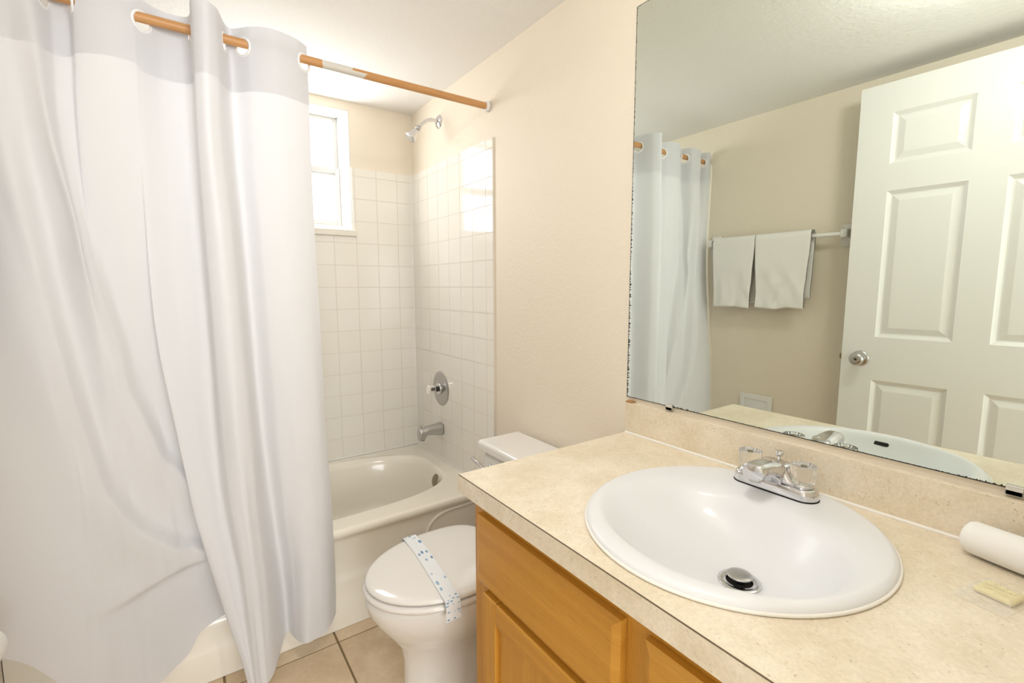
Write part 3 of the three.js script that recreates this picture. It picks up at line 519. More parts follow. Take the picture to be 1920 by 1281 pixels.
{
  // path over the lid: across in z, then down past the near edge
  const path = [[-0.490, 0.405, ZT - 0.1905], [-0.490, 0.424, ZT - 0.1895], [-0.4905, 0.4335, ZT - 0.180], [-0.492, 0.4362, ZT - 0.155], [-0.497, 0.4395, ZT - 0.08], [-0.505, 0.4405, ZT], [-0.513, 0.4395, ZT + 0.08], [-0.520, 0.4362, ZT + 0.155], [-0.522, 0.4335, ZT + 0.181], [-0.5235, 0.424, ZT + 0.19], [-0.525, 0.405, ZT + 0.1945], [-0.527, 0.386, ZT + 0.198]];
  const curve = new THREE.CatmullRomCurve3(path.map(p => V(...p)), false, 'centripetal'), n = 60, pos = [], uv = [], idx = [];
  for (let i = 0; i <= n; i++) { const p = curve.getPoint(i / n); for (const s of [0, 1]) { pos.push(p.x + (s - 0.5) * 0.043, p.y + (s ? 0.0006 : 0) * 1, p.z); uv.push(i / n, s); } if (i < n) { const a = 2 * i; idx.push(a, a + 2, a + 1, a + 1, a + 2, a + 3); } }
  const g = new THREE.BufferGeometry(); g.setAttribute('position', new THREE.Float32BufferAttribute(pos, 3)); g.setAttribute('uv', new THREE.Float32BufferAttribute(uv, 2)); g.setIndex(idx); g.computeVertexNormals();
  single('paper_band', g, M.band, 'white paper band with blue dots across the toilet lid', 'paper band', [-0.505, 0.386, ZT]);
}

// ------------------------------------------------------------------ vanity cabinet
const CF = -0.535, CZ0 = 1.54, CZ1 = ZF - 0.002, CT = 0.787;     // face frame plane, cabinet ends, underside of the counter
const oakH = (g, ox = 0, oy = 0) => boxUV(g, false, ox, oy), oakV = (g, ox = 0, oy = 0) => boxUV(g, true, ox, oy);
// oakH: grain along z on the front faces; oakV: grain upright
{
  const t = thing('vanity_cabinet', 'golden oak vanity cabinet below the cream countertop', 'cabinet', [-0.27, 0, (CZ0 + CZ1) / 2]);
  part(t, 'body', oakV(merge([bx(CF + 0.02, -0.012, 0.09, CT, CZ0, CZ0 + 0.015), bx(CF + 0.02, -0.012, 0.09, CT, CZ1 - 0.015, CZ1), bx(CF + 0.02, -0.012, 0.09, 0.105, CZ0 + 0.015, CZ1 - 0.015), bx(-0.03, -0.012, 0.105, CT, CZ0 + 0.015, CZ1 - 0.015)])), M.oak);
  part(t, 'toe_kick', oakH(bx(CF + 0.07, CF + 0.085, 0.001, 0.09, CZ0, CZ1)), M.oak);
  const ff = (name, a, b, y0, y1, up, o) => part(t, name, (up ? oakV : oakH)(bx(CF, CF + 0.02, y0, y1, a, b, 0.001, 1), o, o * 2), M.oak);
  ff('face_stile', CZ0, CZ0 + 0.045, 0.09, CT, true, 0.13); ff('face_stile', 1.975, 2.05, 0.09, CT, true, 0.31); ff('face_stile', CZ1 - 0.045, CZ1, 0.09, CT, true, 0.44);
  for (const [a, b, o] of [[CZ0 + 0.045, 1.975, 0.05], [2.05, CZ1 - 0.045, 0.2]]) { ff('face_rail', a, b, 0.735, CT, false, o); ff('face_rail', a, b, 0.56, 0.61, false, o + 0.1); ff('face_rail', a, b, 0.09, 0.13, false, o + 0.2); }
  // slab with a broad bevel round its front
  const slab = (z0, z1, y0, y1, th, bev) => { // bevelled plate facing -x
    const g = new THREE.BufferGeometry(), xo = CF - 0.0005, xi = CF - th, e = 0.004;
    const R = (x, d) => [[x, y0 + d, z0 + d], [x, y0 + d, z1 - d], [x, y1 - d, z1 - d], [x, y1 - d, z0 + d]], q = [R(xo, 0), R(xi + bev * 0.55, 0), R(xi + bev * 0.12, bev * 0.85), R(xi, bev * 1.15)], pos = [];
    const tri = (a, b, c) => pos.push(...a, ...b, ...c);
    for (let k = 0; k < 3; k++) for (let i = 0; i < 4; i++) { const j = (i + 1) % 4; tri(q[k][i], q[k + 1][j], q[k][j]); tri(q[k][i], q[k + 1][i], q[k + 1][j]); }
    tri(q[3][0], q[3][2], q[3][1]); tri(q[3][0], q[3][3], q[3][2]); tri(q[0][0], q[0][1], q[0][2]); tri(q[0][0], q[0][2], q[0][3]);
    g.setAttribute('position', new THREE.Float32BufferAttribute(pos, 3)); g.computeVertexNormals(); return g;
  };
  part(t, 'drawer_front', oakH(slab(1.572, 1.990, 0.594, 0.750, 0.020, 0.012), 0.21, 0.37), M.oak);
  part(t, 'drawer_front', oakH(slab(2.034, 2.352, 0.594, 0.750, 0.020, 0.012), 0.5, 0.13), M.oak);
  for (const [z0, z1, o] of [[1.600, 1.990, 0.0], [2.034, 2.352, 0.6]]) {
    const y0 = 0.12, y1 = 0.582, b = 0.052, xf = CF - 0.020;
    const d = part(t, 'door', oakV(bx(CF - 0.011, CF - 0.003, y0 + b - 0.008, y1 - b + 0.008, z0 + b - 0.008, z1 - b + 0.008), o + 0.17, o), M.oak);
    part(d, 'door_stile', oakV(bx(xf, CF - 0.0005, y0, y1, z0, z0 + b, 0.0045, 2), o + 0.4, o + 0.05), M.oak);
    part(d, 'door_stile', oakV(bx(xf, CF - 0.0005, y0, y1, z1 - b, z1, 0.0045, 2), o + 0.1, o + 0.11), M.oak);
    part(d, 'door_rail', oakH(bx(xf, CF - 0.0005, y1 - b, y1, z0 + b, z1 - b, 0.0045, 2), o + 0.33, o + 0.23), M.oak);
    part(d, 'door_rail', oakH(bx(xf, CF - 0.0005, y0, y0 + b, z0 + b, z1 - b, 0.0045, 2), o + 0.2, o + 0.29), M.oak);
  }
}

// ------------------------------------------------------------------ countertop with backsplash, sink cut-out
const YC = 0.827, SX = -0.285, SZ = 1.995, SB = 0.2525, SA = 0.24, CZL = 1.523;
{
  const t = thing('countertop', 'cream stone-pattern laminate countertop with backsplash around the sink', 'countertop', [-0.28, CT, (CZL + ZF) / 2]);
  const s = new THREE.Shape(); s.moveTo(-0.566, CZL); s.lineTo(-0.003, CZL); s.lineTo(-0.003, ZF - 0.001); s.lineTo(-0.566, ZF - 0.001); s.closePath();
  const h = new THREE.Path(); h.absellipse(SX, SZ, SB - 0.008, SA - 0.008, 0, Math.PI * 2, true); s.holes.push(h);
  const g = new THREE.ExtrudeGeometry(s, { depth: 0.0385, bevelEnabled: false, curveSegments: 64 }); g.rotateX(Math.PI / 2); g.translate(0, YC, 0);
  part(t, 'counter_slab', boxUV(g), M.laminate);
  part(t, 'front_edge', boxUV(bx(-0.5685, -0.566, CT, YC - 0.0012, CZL, ZF - 0.001), false, 0.2, 0.1), M.laminate);
  part(t, 'edge_seam', bx(-0.5682, -0.5655, YC - 0.0016, YC - 0.0003, CZL, ZF - 0.001), M.seam, 'dark seam line along the front edge');
  part(t, 'end_edge', boxUV(bx(-0.5685, -0.003, CT, YC - 0.001, CZL - 0.0022, CZL)), M.laminate);
  const bs = part(t, 'backsplash', boxUV(bx(-0.0195, -0.0005, YC, 0.9155, CZL, ZF - 0.001, 0.0008, 1), false, 0.33, 0.21), M.laminate);
  part(bs, 'exposed_core', bx(-0.0185, -0.001, 0.9157, 0.9195, CZL + 0.0005, CZL + 0.022), M.core, 'bare brown core at the chipped end');
  part(t, 'caulk_bead', cyl(V(-0.0205, YC + 0.0012, CZL + 0.004), V(-0.0205, YC + 0.0012, ZF - 0.004), 0.0036, 0.0036, 10), M.caulk, 'white caulk line below the backsplash');
}

// ------------------------------------------------------------------ sink
const DRX = -0.305, DRZ = 2.035;
{
  const t = thing('sink', 'white oval drop-in sink set in the cream countertop', 'sink', [SX, 0.69, SZ]);
  const N = 128, ring = (cx, cz, b, a, y) => { const r = []; for (let i = 0; i < N; i++) { const th = i / N * 2 * Math.PI; r.push(V(cx + b * Math.cos(th), y, cz + a * Math.sin(th))); } return r; };
  const R = [[SX, SZ, SB - 0.004, SA - 0.004, YC + 0.0002], [SX, SZ, SB, SA, YC + 0.0015], [SX, SZ, SB, SA, YC + 0.006], [SX, SZ, SB - 0.0025, SA - 0.0025, YC + 0.0105], [SX, SZ, SB - 0.007, SA - 0.0065, YC + 0.0135], [SX, SZ, SB - 0.014, SA - 0.011, YC + 0.0150],
    [-0.300, 1.997, 0.214, 0.2205, YC + 0.0153], [-0.320, 2.0, 0.185, 0.210, YC + 0.0147], [-0.328, 2.0, 0.172, 0.2015, YC + 0.0112], [-0.330, 2.001, 0.163, 0.193, YC + 0.005], [-0.331, 2.002, 0.154, 0.184, YC - 0.005], [-0.330, 2.004, 0.142, 0.171, YC - 0.020], [-0.327, 2.009, 0.125, 0.151, YC - 0.038], [-0.322, 2.016, 0.100, 0.122, YC - 0.056], [-0.315, 2.024, 0.074, 0.088, YC - 0.069], [-0.309, 2.031, 0.050, 0.058, YC - 0.077], [DRX, DRZ, 0.035, 0.035, YC - 0.0815], [DRX, DRZ, 0.033, 0.033, YC - 0.084]];
  part(t, 'basin', loft(R.map(r => ring(...r)), { capEnd: true, flip: true }), M.sink);
  part(t, 'drain_ring', lathe([[0.0215, 0.0018], [0.028, 0.0032], [0.034, 0.0022], [0.0345, 0.0], [0.0215, -0.004]], V(DRX, YC - 0.0822, DRZ), V(0, 1, 0), 48), M.chrome);
  part(t, 'drain_well', lathe([[0, -0.0005], [0.022, -0.0005], [0.022, 0.0015]], V(DRX, YC - 0.0828, DRZ), V(0, 1, 0), 32), M.darkHole);
  part(t, 'drain_stopper', lathe([[0, 0.0150], [0.013, 0.0147], [0.0195, 0.0135], [0.0208, 0.0115], [0.0188, 0.010], [0.008, 0.009], [0.008, 0], [0, 0]], V(DRX, YC - 0.0818, DRZ), V(0, 1, 0), 40), M.satin, 'round metal pop-up stopper');
  // overflow slot in the front inner wall
  const slot = new THREE.Shape(); slot.absarc(-0.016, 0, 0.0055, Math.PI / 2, Math.PI * 1.5); slot.absarc(0.016, 0, 0.0055, -Math.PI / 2, Math.PI / 2); slot.closePath();
  const sg = new THREE.ExtrudeGeometry(slot, { depth: 0.004, bevelEnabled: false, curveSegments: 12 }); sg.rotateY(Math.PI / 2); sg.rotateZ(0.7); sg.translate(-0.4875, YC - 0.006, 1.985);
  part(t, 'overflow_slot', sg, M.darkHole);
  part(t, 'caulk_bead', (() => { const g = tube(ring(SX, SZ, SB + 0.0005, SA + 0.0005, YC + 0.0030), 0.0028, 160, 8, true); return g; })(), M.caulk);
}

// ------------------------------------------------------------------ faucet
{
  const y0 = YC + 0.0148, fx = -0.100, fz = 1.987;
  const t = thing('sink_faucet', 'chrome two-handle faucet on the back rim of the sink', 'faucet', [fx, y0, fz]);
  const stad = (l, w, y, ox = 0) => { const r = [], n = 56; for (let i = 0; i < n; i++) { const a = i / n * 2 * Math.PI, c = Math.cos(a), s = Math.sin(a); r.push(V(fx + ox + w * c, y, fz + (s >= 0 ? 1 : -1) * Math.max(0, l - w) * Math.min(1, Math.abs(s) * 6) + w * s)); } return r; };
  part(t, 'gasket', loft([stad(0.0815, 0.0275, y0 - 0.001), stad(0.0815, 0.0275, y0 + 0.0015)], { capStart: true, capEnd: true, flip: true }), M.blackPlastic);
  part(t, 'base', loft([stad(0.0805, 0.0268, y0 + 0.0012), stad(0.0805, 0.0268, y0 + 0.004), stad(0.079, 0.0255, y0 + 0.017), stad(0.0765, 0.0235, y0 + 0.0215), stad(0.073, 0.020, y0 + 0.023)], { capStart: true, capEnd: true, flip: true }), M.chrome);
  // spout: squared sections from the body forward over the bowl
  const sec = (x, yb, yt, w, e = 3) => { const r = [], n = 40; for (let i = 0; i < n; i++) { const a = i / n * 2 * Math.PI, c = Math.cos(a), s = Math.sin(a); r.push(V(x, (yb + yt) / 2 + (yt - yb) / 2 * Math.sign(s) * Math.abs(s) ** (2 / e), fz + w * Math.sign(c) * Math.abs(c) ** (2 / e))); } return r; };
  part(t, 'spout', loft([sec(fx + 0.022, y0 + 0.016, y0 + 0.038, 0.018), sec(fx + 0.017, y0 + 0.012, y0 + 0.050, 0.025), sec(fx + 0.002, y0 + 0.010, y0 + 0.060, 0.0275), sec(fx - 0.018, y0 + 0.012, y0 + 0.0645, 0.0265), sec(fx - 0.032, y0 + 0.024, y0 + 0.067, 0.025), sec(fx - 0.05, y0 + 0.036, y0 + 0.069, 0.0225), sec(fx - 0.07, y0 + 0.0405, y0 + 0.070, 0.021), sec(fx - 0.085, y0 + 0.039, y0 + 0.070, 0.020), sec(fx - 0.091, y0 + 0.040, y0 + 0.068, 0.018)], { capStart: true, capEnd: true, flip: false }), M.chrome);
  // shoulders between base and spout body
  part(t, 'shoulder', loft([stad(0.056, 0.0225, y0 + 0.021), stad(0.047, 0.0225, y0 + 0.030), stad(0.038, 0.022, y0 + 0.042), stad(0.031, 0.0205, y0 + 0.053), stad(0.026, 0.015, y0 + 0.058)], { capStart: true, capEnd: true, flip: true }), M.chrome);
  part(t, 'aerator', cyl(V(fx - 0.077, y0 + 0.034, fz), V(fx - 0.077, y0 + 0.042, fz), 0.011), M.satin);
  const k = part(t, 'lift_rod', merge([cyl(V(fx + 0.013, y0 + 0.045, fz), V(fx + 0.013, y0 + 0.070, fz), 0.0028, 0.0028, 14), lathe([[0, 0], [0.006, 0.0], [0.0078, 0.003], [0.0078, 0.008], [0.006, 0.0095], [0, 0.0098]], V(fx + 0.013, y0 + 0.066, fz), V(0, 1, 0), 24)]), M.chrome);
  for (const s of [-1, 1]) {
    const hz = fz + s * 0.052;
    const collar = part(t, 'handle_collar', lathe([[0, 0.010], [0.0135, 0.010], [0.018, 0.006], [0.0195, 0], [0, 0]], V(fx, y0 + 0.022, hz), V(0, 1, 0), 36), M.chrome);
    const hb = y0 + 0.0305, rows = [];
    for (const [h, r] of [[0, 0.0175], [0.002, 0.0185], [0.012, 0.0195], [0.024, 0.0208], [0.031, 0.0215], [0.0345, 0.0208], [0.035, 0.0185], [0.0325, 0.015], [0.032, 0.007]]) { const rr = []; for (let i = 0; i < 96; i++) { const a = i / 96 * 2 * Math.PI, q = r * (1 + (r > 0.0182 ? 0.07 : 0) * Math.abs(Math.cos(a * 9))); rr.push(V(fx + q * Math.cos(a), hb + h, hz + q * Math.sin(a))); } rows.push(rr); }
    const hd = part(t, 'handle', loft(rows, { capStart: true, capEnd: true, flip: true }), M.acrylic, 'clear fluted acrylic handle');
    part(hd, 'handle_screw', lathe([[0, 0.0015], [0.0055, 0.0012], [0.006, 0], [0, 0]], V(fx, hb + 0.0322, hz), V(0, 1, 0), 20), M.brassWorn);
  }
}

// ------------------------------------------------------------------ mirror on the right wall
{
  const z0 = 1.516, z1 = ZF - 0.006, y0 = 0.929, y1 = 1.988;
  const t = thing('wall_mirror', 'large frameless wall mirror with tarnished edges above the backsplash', 'mirror', [0, y0, (z0 + z1) / 2]);
  part(t, 'mirror_glass', bx(-0.006, -0.001, y0, y1, z0, z1), M.mirror);
  const rag = (n, len, base, amp, seed, hot) => { const r = rng(seed), e = []; for (let i = 0; i <= n; i++) { const u = i / n; e.push([u * len, base + amp * (r() ** 3) * hot(u)]); } return e; };
  const strip = (edge, map) => { const s = [], idx = []; edge.forEach(([a, w]) => { const p = map(a, 0), q = map(a, w); s.push(...p, ...q); }); for (let i = 0; i + 1 < edge.length; i++) { const a = 2 * i; idx.push(a, a + 1, a + 2, a + 1, a + 3, a + 2); } const g = new THREE.BufferGeometry(); g.setAttribute('position', new THREE.Float32BufferAttribute(s, 3)); g.setIndex(idx); g.computeVertexNormals(); return g; };
  part(t, 'tarnished_edge', strip(rag(500, y1 - y0, 0.0008, 0.009, 5, u => 0.25 + 0.9 * smooth(0.75, 0.05, u)), (a, w) => [-0.0064, y0 + a, z0 + w]), M.tarnish, 'blackened silvering along the left edge');
  part(t, 'tarnished_edge', strip(rag(700, z1 - z0, 0.0016, 0.0035, 6, u => 0.25 + 1.1 * Math.exp(-(((u - 0.2) / 0.05) ** 2)) + 1.0 * smooth(0.75, 0.95, u)), (a, w) => [-0.0064, y0 + w, z0 + a]), M.tarnish, 'blackened silvering along the bottom edge');
  part(t, 'tarnished_edge', strip(rag(200, z1 - z0, 0.0008, 0.002, 7, () => 0.5), (a, w) => [-0.0064, y1 - w, z0 + a]), M.tarnish);
  for (const z of [1.664, 2.303]) part(t, 'mirror_clip', merge([bx(-0.0105, -0.001, y0 - 0.009, y0 - 0.0005, z - 0.010, z + 0.010, 0.001, 1), bx(-0.0105, -0.0072, y0 - 0.009, y0 + 0.007, z - 0.010, z + 0.010, 0.001, 1)]), M.clip, 'small metal mirror clip');
}

// ------------------------------------------------------------------ things on the counter
{
  const c = V(-0.056, YC, 2.262), d = V(-0.22, 0, 1).normalize(), side = V(1, 0, 0.22).normalize(), r = 0.0265, len = 0.116, rings = [];
  const at = (h, q, nz) => { const o = []; for (let i = 0; i < 56; i++) { const a = i / 56 * 2 * Math.PI, f = 1 - 0.10 * Math.max(0, -Math.sin(a)) ** 3, w = q * f * (1 + nz * (tileNoise(i / 7, h * 300, 8, 997, 71) - 0.5)); o.push(V(c.x + d.x * h + side.x * w * Math.cos(a), YC + r * 0.95 + w * Math.sin(a), c.z + d.z * h + side.z * w * Math.cos(a))); } return o; };
  for (const [h, q] of [[0.0, 0.012], [0.0005, 0.019], [0.004, 0.0235], [0.010, 0.026], [0.02, r], [0.04, r], [0.06, r * 1.01], [0.08, r], [0.1, r], [0.108, 0.0255], [0.113, 0.0235], [len, 0.019], [len, 0.01]]) rings.push(at(h, q, 0.05));
  single('rolled_washcloth', loft(rings, { capStart: true, capEnd: true, flip: false }), M.terry, 'white rolled washcloth lying at the backsplash beside the soap', 'towel', [c.x, YC, c.z]);
}
T.soap = texture(256, 192, (u, v) => {
  let c = [243, 228, 160]; const n = tileNoise(u * 14, v * 10, 14, 10, 81); c = c.map(k => k * (0.96 + 0.07 * n));
  const line = (y, x0, x1, h, col) => { if (Math.abs(v - y) < h && u > x0 && u < x1 && tileNoise(u * 60, y * 50, 60, 60, 82) > 0.3) c = col; };
  line(0.60, 0.08, 0.62, 0.022, [128, 108, 62]); line(0.62, 0.68, 0.94, 0.016, [150, 128, 78]); line(0.30, 0.18, 0.85, 0.018, [186, 158, 82]); line(0.83, 0.2, 0.9, 0.018, [190, 164, 92]);
  return c;
}, true);
T.soap.wrapS = T.soap.wrapT = THREE.ClampToEdgeWrapping;
M.soap = std({ map: T.soap, roughness: 0.5 });
M.wrapper = std({ color: '#fbfaf4', roughness: 0.2, transparent: true, opacity: 0.3, side: THREE.DoubleSide });
{
  const c = [-0.1865, YC, 2.3165], ang = -0.213;
  const t = thing('wrapped_soap', 'small yellow soap bar in a clear wrapper beside the rolled washcloth', 'soap', c);
  const turn = (g) => g.rotateY(ang).translate(...c);          // built flat round the origin, then turned
  const bar = bx(-0.0045, 0.0335, 0.0012, 0.0088, -0.020, 0.022, 0.0035, 3), p = bar.attributes.position, uv = bar.attributes.uv;
  for (let i = 0; i < p.count; i++) uv.setXY(i, (p.getZ(i) + 0.020) / 0.042, (p.getX(i) + 0.0045) / 0.038);
  part(t, 'soap_bar', turn(bar), M.soap, 'pale yellow soap with faint print');
  const pos = [], idx = [], nx = 32, nz = 24;
  for (let j = 0; j <= nz; j++) for (let i = 0; i <= nx; i++) { const x = (i / nx * 2 - 1) * 0.038, z = (j / nz * 2 - 1) * 0.0275; const bump = smooth(-0.012, -0.003, x) * smooth(0.038, 0.0325, x) * smooth(0.0265, 0.0205, Math.abs(z)); pos.push(x, 0.0010 + bump * 0.0088 + 0.0011 * tileNoise(i * 0.8, j * 0.8, 97, 97, 83), z); }
  for (let j = 0; j < nz; j++) for (let i = 0; i < nx; i++) { const a = j * (nx + 1) + i; idx.push(a, a + nx + 1, a + 1, a + 1, a + nx + 1, a + nx + 2); }
  const g = new THREE.BufferGeometry(); g.setAttribute('position', new THREE.Float32BufferAttribute(pos, 3)); g.setIndex(idx); g.computeVertexNormals();
  part(t, 'wrapper', turn(g), M.wrapper, 'crinkled clear wrapper');
}

// ------------------------------------------------------------------ left wall, seen in the mirror
const ceramic = M.porcelain;
{
  const y = 1.488, xb = XL + 0.062;
  const t = thing('towel_bar', 'white ceramic towel bar on the cream wall by the curtain', 'towel bar', [XL, y, 1.18]);
  part(t, 'bar', bx(xb - 0.0078, xb + 0.0078, y - 0.0078, y + 0.0078, 0.865, 1.50, 0.003, 2), M.whiteVinyl);
  for (const z of [0.852, 1.512]) {
    const sq = (x, h, w, cy = y) => { const r = []; for (let i = 0; i < 32; i++) { const a = i / 32 * 2 * Math.PI, c = Math.cos(a), s = Math.sin(a); r.push(V(x, cy + h * Math.sign(s) * Math.abs(s) ** 0.35, z + w * Math.sign(c) * Math.abs(c) ** 0.35)); } return r; };
    part(t, 'post', loft([sq(XL + 0.0005, 0.052, 0.034, y - 0.005), sq(XL + 0.008, 0.052, 0.034, y - 0.005), sq(XL + 0.012, 0.046, 0.029, y - 0.003), sq(XL + 0.025, 0.031, 0.021, y), sq(XL + 0.042, 0.022, 0.017), sq(XL + 0.07, 0.0195, 0.0155), sq(XL + 0.076, 0.016, 0.012)], { capStart: true, capEnd: true, flip: true }), ceramic, 'flared ceramic end post');
  }
  // two folded hand towels over the bar
  const towel = (z0, z1, front, back, seed, label) => {
    const cx = xb, rO = 0.030, rI = 0.0130, top = y, prof = [];   // outline of the folded cloth across the bar
    const yb = top - back, yf = top - front;
    for (let i = 0; i <= 16; i++) prof.push([cx + lerp(-rO, -rO, i / 16), lerp(yb + 0.012, top, i / 16)]);
    for (let i = 1; i < 14; i++) { const a = Math.PI - i / 14 * Math.PI; prof.push([cx + rO * Math.cos(a), top + rO * Math.sin(a)]); }
    for (let i = 0; i <= 24; i++) prof.push([cx + rO, lerp(top, yf + 0.012, i / 24)]);
    for (let i = 1; i < 6; i++) { const a = -i / 6 * Math.PI, m = (rO + rI) / 2, h = (rO - rI) / 2; prof.push([cx + m + h * Math.cos(a), yf + 0.012 + h * Math.sin(a)]); }
    for (let i = 0; i <= 20; i++) prof.push([cx + rI, lerp(yf + 0.012, top, i / 20)]);
    for (let i = 1; i < 8; i++) { const a = i / 8 * Math.PI; prof.push([cx + rI * Math.cos(a), top + rI * Math.sin(a)]); }
    for (let i = 0; i <= 16; i++) prof.push([cx - rI, lerp(top, yb + 0.012, i / 16)]);
    for (let i = 1; i < 6; i++) { const a = -i / 6 * Math.PI, m = -(rO + rI) / 2, h = (rO - rI) / 2; prof.push([cx + m + h * Math.cos(a), yb + 0.012 + h * Math.sin(a)]); }
    const rings = [], nz = 22;
    for (let j = -2; j <= nz + 2; j++) {
      const u = clamp(j / nz, 0, 1), cap = j < 0 ? -j : j > nz ? j - nz : 0;
      rings.push(prof.map(([x, yy], i) => {
        const far = smooth(top, top - 0.3, yy), sgn = x > cx ? 1 : -1, mid = cx + sgn * (rO + rI) / 2;
        const dx = (tileNoise(u * 5 + seed, yy * 14, 997, 997, 91) - 0.5) * 0.012 * far + (tileNoise(u * 40, yy * 60 + seed, 997, 997, 92) - 0.5) * 0.0016;
        const zz = lerp(z0, z1, u) + (u - 0.5) * -0.03 * far * (sgn > 0 ? 1 : 0.4);
        const yn = yy + (yy < top - 0.2 ? (tileNoise(u * 4 + seed, sgn * 3 + 7, 997, 997, 93) - 0.5) * 0.012 : 0);
        return V((cap ? lerp(x, mid, cap * 0.22) : x) + (sgn > 0 ? Math.max(dx, -0.004) : Math.max(dx, -0.001) * 0.3), yn, zz + (j < 0 ? 1 : j > nz ? -1 : 0) * -0.0018 * cap);
      }));
    }
    return single('hand_towel', loft(rings, { capStart: false, capEnd: false, flip: false }), M.terry, label, 'towel', [cx, y, (z0 + z1) / 2], 'folded hand towels on the towel bar');
  };
  towel(0.885, 1.112, 0.352, 0.33, 1.7, 'white folded hand towel on the bar, nearer the shower curtain');
  towel(1.122, 1.378, 0.352, 0.30, 4.3, 'white folded hand towel on the bar, nearer the bathroom door');
}
{
  const yc = 0.571, zc = 1.125, t = thing('paper_holder', 'white ceramic toilet paper holder set in the left wall', 'paper holder', [XL, yc, zc]);
  const o = [0.085, 0.088], w = 0.02; 
  const fs = new THREE.Shape(); fs.moveTo(-o[0], -o[1]); fs.lineTo(o[0], -o[1]); fs.lineTo(o[0], o[1]); fs.lineTo(-o[0], o[1]); fs.closePath();
  const fh = new THREE.Path(); fh.moveTo(-o[0] + w, -o[1] + w); fh.lineTo(-o[0] + w, o[1] - w); fh.lineTo(o[0] - w, o[1] - w); fh.lineTo(o[0] - w, -o[1] + w); fh.closePath(); fs.holes.push(fh);
  part(t, 'frame', new THREE.ExtrudeGeometry(fs, { depth: 0.003, bevelEnabled: true, bevelThickness: 0.003, bevelSize: 0.003, bevelSegments: 2 }).rotateY(Math.PI / 2).translate(XL + 0.0034, yc, zc), ceramic);
  part(t, 'back_plate', bx(XL + 0.0005, XL + 0.004, yc - o[1] + w, yc + o[1] - w, zc - o[0] + w, zc + o[0] - w), ceramic);
  for (const s of [-1, 1]) part(t, 'lug', bx(XL + 0.004, XL + 0.070, yc - 0.076, yc - 0.048, zc + s * 0.069 - 0.006, zc + s * 0.069 + 0.006, 0.005, 2), ceramic);
  part(t, 'spindle', cyl(V(XL + 0.056, yc - 0.062, zc - 0.064), V(XL + 0.056, yc - 0.062, zc + 0.064), 0.010), M.whiteVinyl);
  const rx = XL + 0.056, ry = yc - 0.062, r = thing('toilet_paper_roll', 'white toilet paper roll at the left edge beside the curtain', 'toilet paper', [rx, ry, zc]);
  part(r, 'paper', lathe([[0.020, -0.052], [0.0445, -0.052], [0.0455, -0.0505], [0.0455, 0.0505], [0.0445, 0.052], [0.020, 0.052], [0.020, -0.052]], V(rx, ry, zc), V(0, 0, 1), 56), M.tissue);
  part(r, 'core', lathe([[0.0185, -0.0515], [0.0198, -0.0515], [0.0198, 0.0515], [0.0185, 0.0515], [0.0185, -0.0515]], V(rx, ry, zc), V(0, 0, 1), 40), M.core);
}

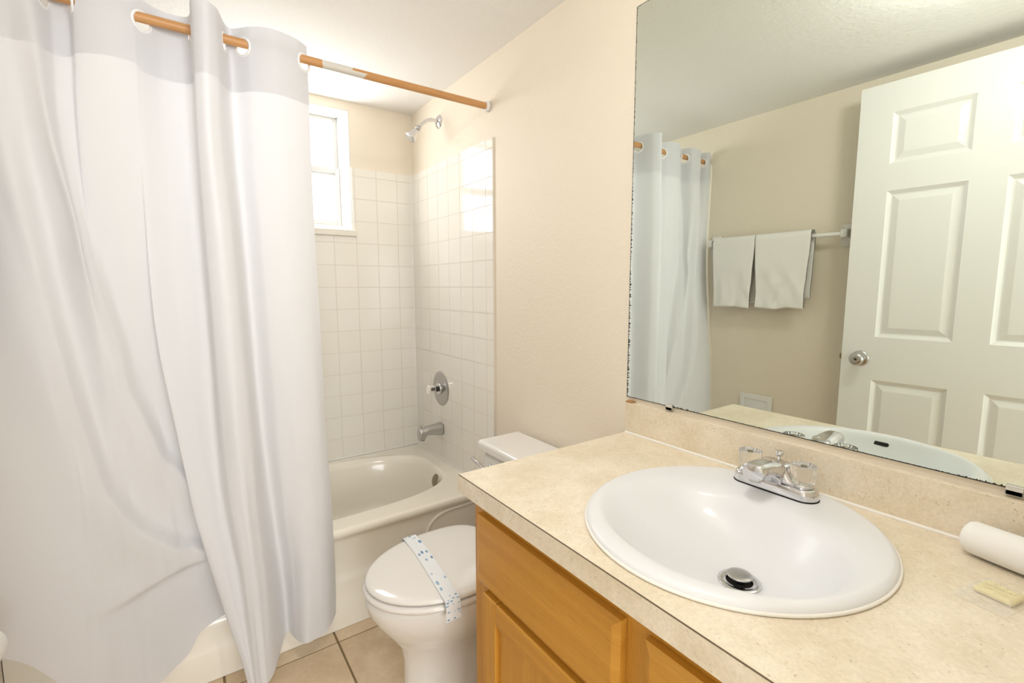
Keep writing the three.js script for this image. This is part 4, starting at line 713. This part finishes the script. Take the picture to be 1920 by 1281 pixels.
// ------------------------------------------------------------------ bathroom door, standing open along the left wall
{
  const wD = 0.822, hD = 2.052, th = 0.035, yb = 0.012, hinge = V(-1.398, 0, ZF - 0.012);
  const t = new THREE.Group(); t.name = 'door_1'; t.position.set(hinge.x, yb, hinge.z); t.userData = { kind: 'structure', label: 'white six-panel door standing open, reflected in the mirror', category: 'door' }; scene.add(t);
  // local: door runs towards -z from the hinge, room side faces +x
  const a = 0.115, m = 0.102, pw = (wD - 2 * a - m) / 2, z = (d) => hinge.z - wD + d, X = hinge.x;   // d measured from the latch edge
  const bands = [[0.24, 0.852], [1.035, 1.636], [1.742, 1.944]];   // panel heights above the floor
  const add = (n, d0, d1, y0, y1) => part(t, n, bx(X - th / 2, X + th / 2, y0, y1, z(d0), z(d1)), M.whitePaint);
  add('stile', 0, a, yb, yb + hD); add('stile', wD - a, wD, yb, yb + hD); add('mullion', a + pw, a + pw + m, bands[0][0], bands[2][1]);
  const edges = [yb, ...bands.flat(), yb + hD];
  for (let i = 0; i < edges.length; i += 2) { if (i === 0 || i === edges.length - 2) add('rail', a, wD - a, edges[i], edges[i + 1]); else { add('rail', a, a + pw, edges[i], edges[i + 1]); add('rail', a + pw + m, wD - a, edges[i], edges[i + 1]); } }
  const panel = (d0, d1, y0, y1) => {
    const pos = [], tri = (p, q, r) => pos.push(...p, ...q, ...r);
    for (const s of [1, -1]) {
      const ringAt = (inset, depth) => { const x = X + s * (th / 2 - depth); return [[x, y0 + inset, z(d0 + inset)], [x, y0 + inset, z(d1 - inset)], [x, y1 - inset, z(d1 - inset)], [x, y1 - inset, z(d0 + inset)]]; };
      const q = [ringAt(0, 0.0), ringAt(0.004, 0.003), ringAt(0.014, 0.010), ringAt(0.019, 0.0105), ringAt(0.040, 0.0035), ringAt(0.043, 0.003)];
      for (let k = 0; k + 1 < q.length; k++) for (let i = 0; i < 4; i++) { const j = (i + 1) % 4; if (s > 0) { tri(q[k][i], q[k][j], q[k + 1][j]); tri(q[k][i], q[k + 1][j], q[k + 1][i]); } else { tri(q[k][i], q[k + 1][j], q[k][j]); tri(q[k][i], q[k + 1][i], q[k + 1][j]); } }
      const c = q[q.length - 1]; if (s > 0) { tri(c[0], c[1], c[2]); tri(c[0], c[2], c[3]); } else { tri(c[0], c[2], c[1]); tri(c[0], c[3], c[2]); }
    }
    const g = new THREE.BufferGeometry(); g.setAttribute('position', new THREE.Float32BufferAttribute(pos, 3));
    // make the winding agree with the outward normal
    g.computeVertexNormals(); const n = g.attributes.normal, p = g.attributes.position; for (let i = 0; i < p.count; i += 3) { const out = (p.getX(i) - X) * n.getX(i); if (out < 0) { const bx_ = [p.getX(i + 1), p.getY(i + 1), p.getZ(i + 1)]; p.setXYZ(i + 1, p.getX(i + 2), p.getY(i + 2), p.getZ(i + 2)); p.setXYZ(i + 2, ...bx_); } }
    g.computeVertexNormals(); return g;
  };
  for (const [y0, y1] of bands) for (const d0 of [a, a + pw + m]) part(t, 'panel', panel(d0, d0 + pw, y0, y1), M.whitePaint);
  const ky = 0.94, kz = z(0.07);
  for (const s of [1, -1]) {
    const k = part(t, 'door_knob', lathe([[0.010, 0.008], [0.010, 0.022], [0.016, 0.027], [0.025, 0.034], [0.0275, 0.043], [0.026, 0.052], [0.019, 0.0575], [0.011, 0.058], [0.0, 0.057]], V(X + s * th / 2, ky, kz), V(s, 0, 0), 40), M.satin, 'brushed metal door knob');
    part(k, 'rosette', lathe([[0.0, 0.009], [0.014, 0.009], [0.026, 0.007], [0.032, 0.003], [0.033, 0.0], [0, 0]], V(X + s * th / 2, ky, kz), V(s, 0, 0), 40), M.satin);
    part(k, 'key_slot', lathe([[0, 0.0592], [0.0045, 0.0592], [0.0055, 0.057], [0, 0.057]], V(X + s * th / 2, ky, kz), V(s, 0, 0), 20), M.blackPlastic);
  }
  part(t, 'latch_bolt', bx(X - 0.008, X + 0.008, ky - 0.011, ky + 0.011, z(0) - 0.011, z(0), 0.002, 1), M.brassWorn);
  for (const y of [0.25, 1.05, 1.82]) part(t, 'hinge', cyl(V(X - th / 2 - 0.004, y - 0.045, z(wD) + 0.004), V(X - th / 2 - 0.004, y + 0.045, z(wD) + 0.004), 0.006, 0.006, 12), M.satin);
  t.rotation.y = -0.035;
}

// ------------------------------------------------------------------ unseen ceiling light above the frame, placed to light counter, door and left wall
{
  const lx = -0.74, lz = 2.11, t = thing('unseen_ceiling_light', 'round frosted ceiling light, unseen above the view, placed to light the counter and left wall', 'ceiling light', [lx, H, lz]);
  part(t, 'base_plate', lathe([[0, 0.018], [0.12, 0.018], [0.128, 0.012], [0.13, 0.0], [0, 0]], V(lx, H - 0.0005, lz), V(0, -1, 0), 48), M.whiteVinyl);
  part(t, 'frosted_globe', lathe([[0.118, 0.018], [0.124, 0.03], [0.12, 0.055], [0.10, 0.08], [0.06, 0.098], [0.02, 0.104], [0, 0.105]], V(lx, H - 0.0005, lz), V(0, -1, 0), 48), M.lampGlass, 'glowing frosted glass shade of the unseen light');
  const l = new THREE.PointLight(new THREE.Color(1.0, 0.99, 0.98), 0.88); l.position.set(lx, H - 0.06, lz); l.shadow.radius = 4; l.castShadow = true; l.name = 'unseen_ceiling_lamp'; scene.add(l);
}

scene.traverse(o => { if (o.isMesh) o.castShadow = o.receiveShadow = true; });
renderer.render(scene, camera);
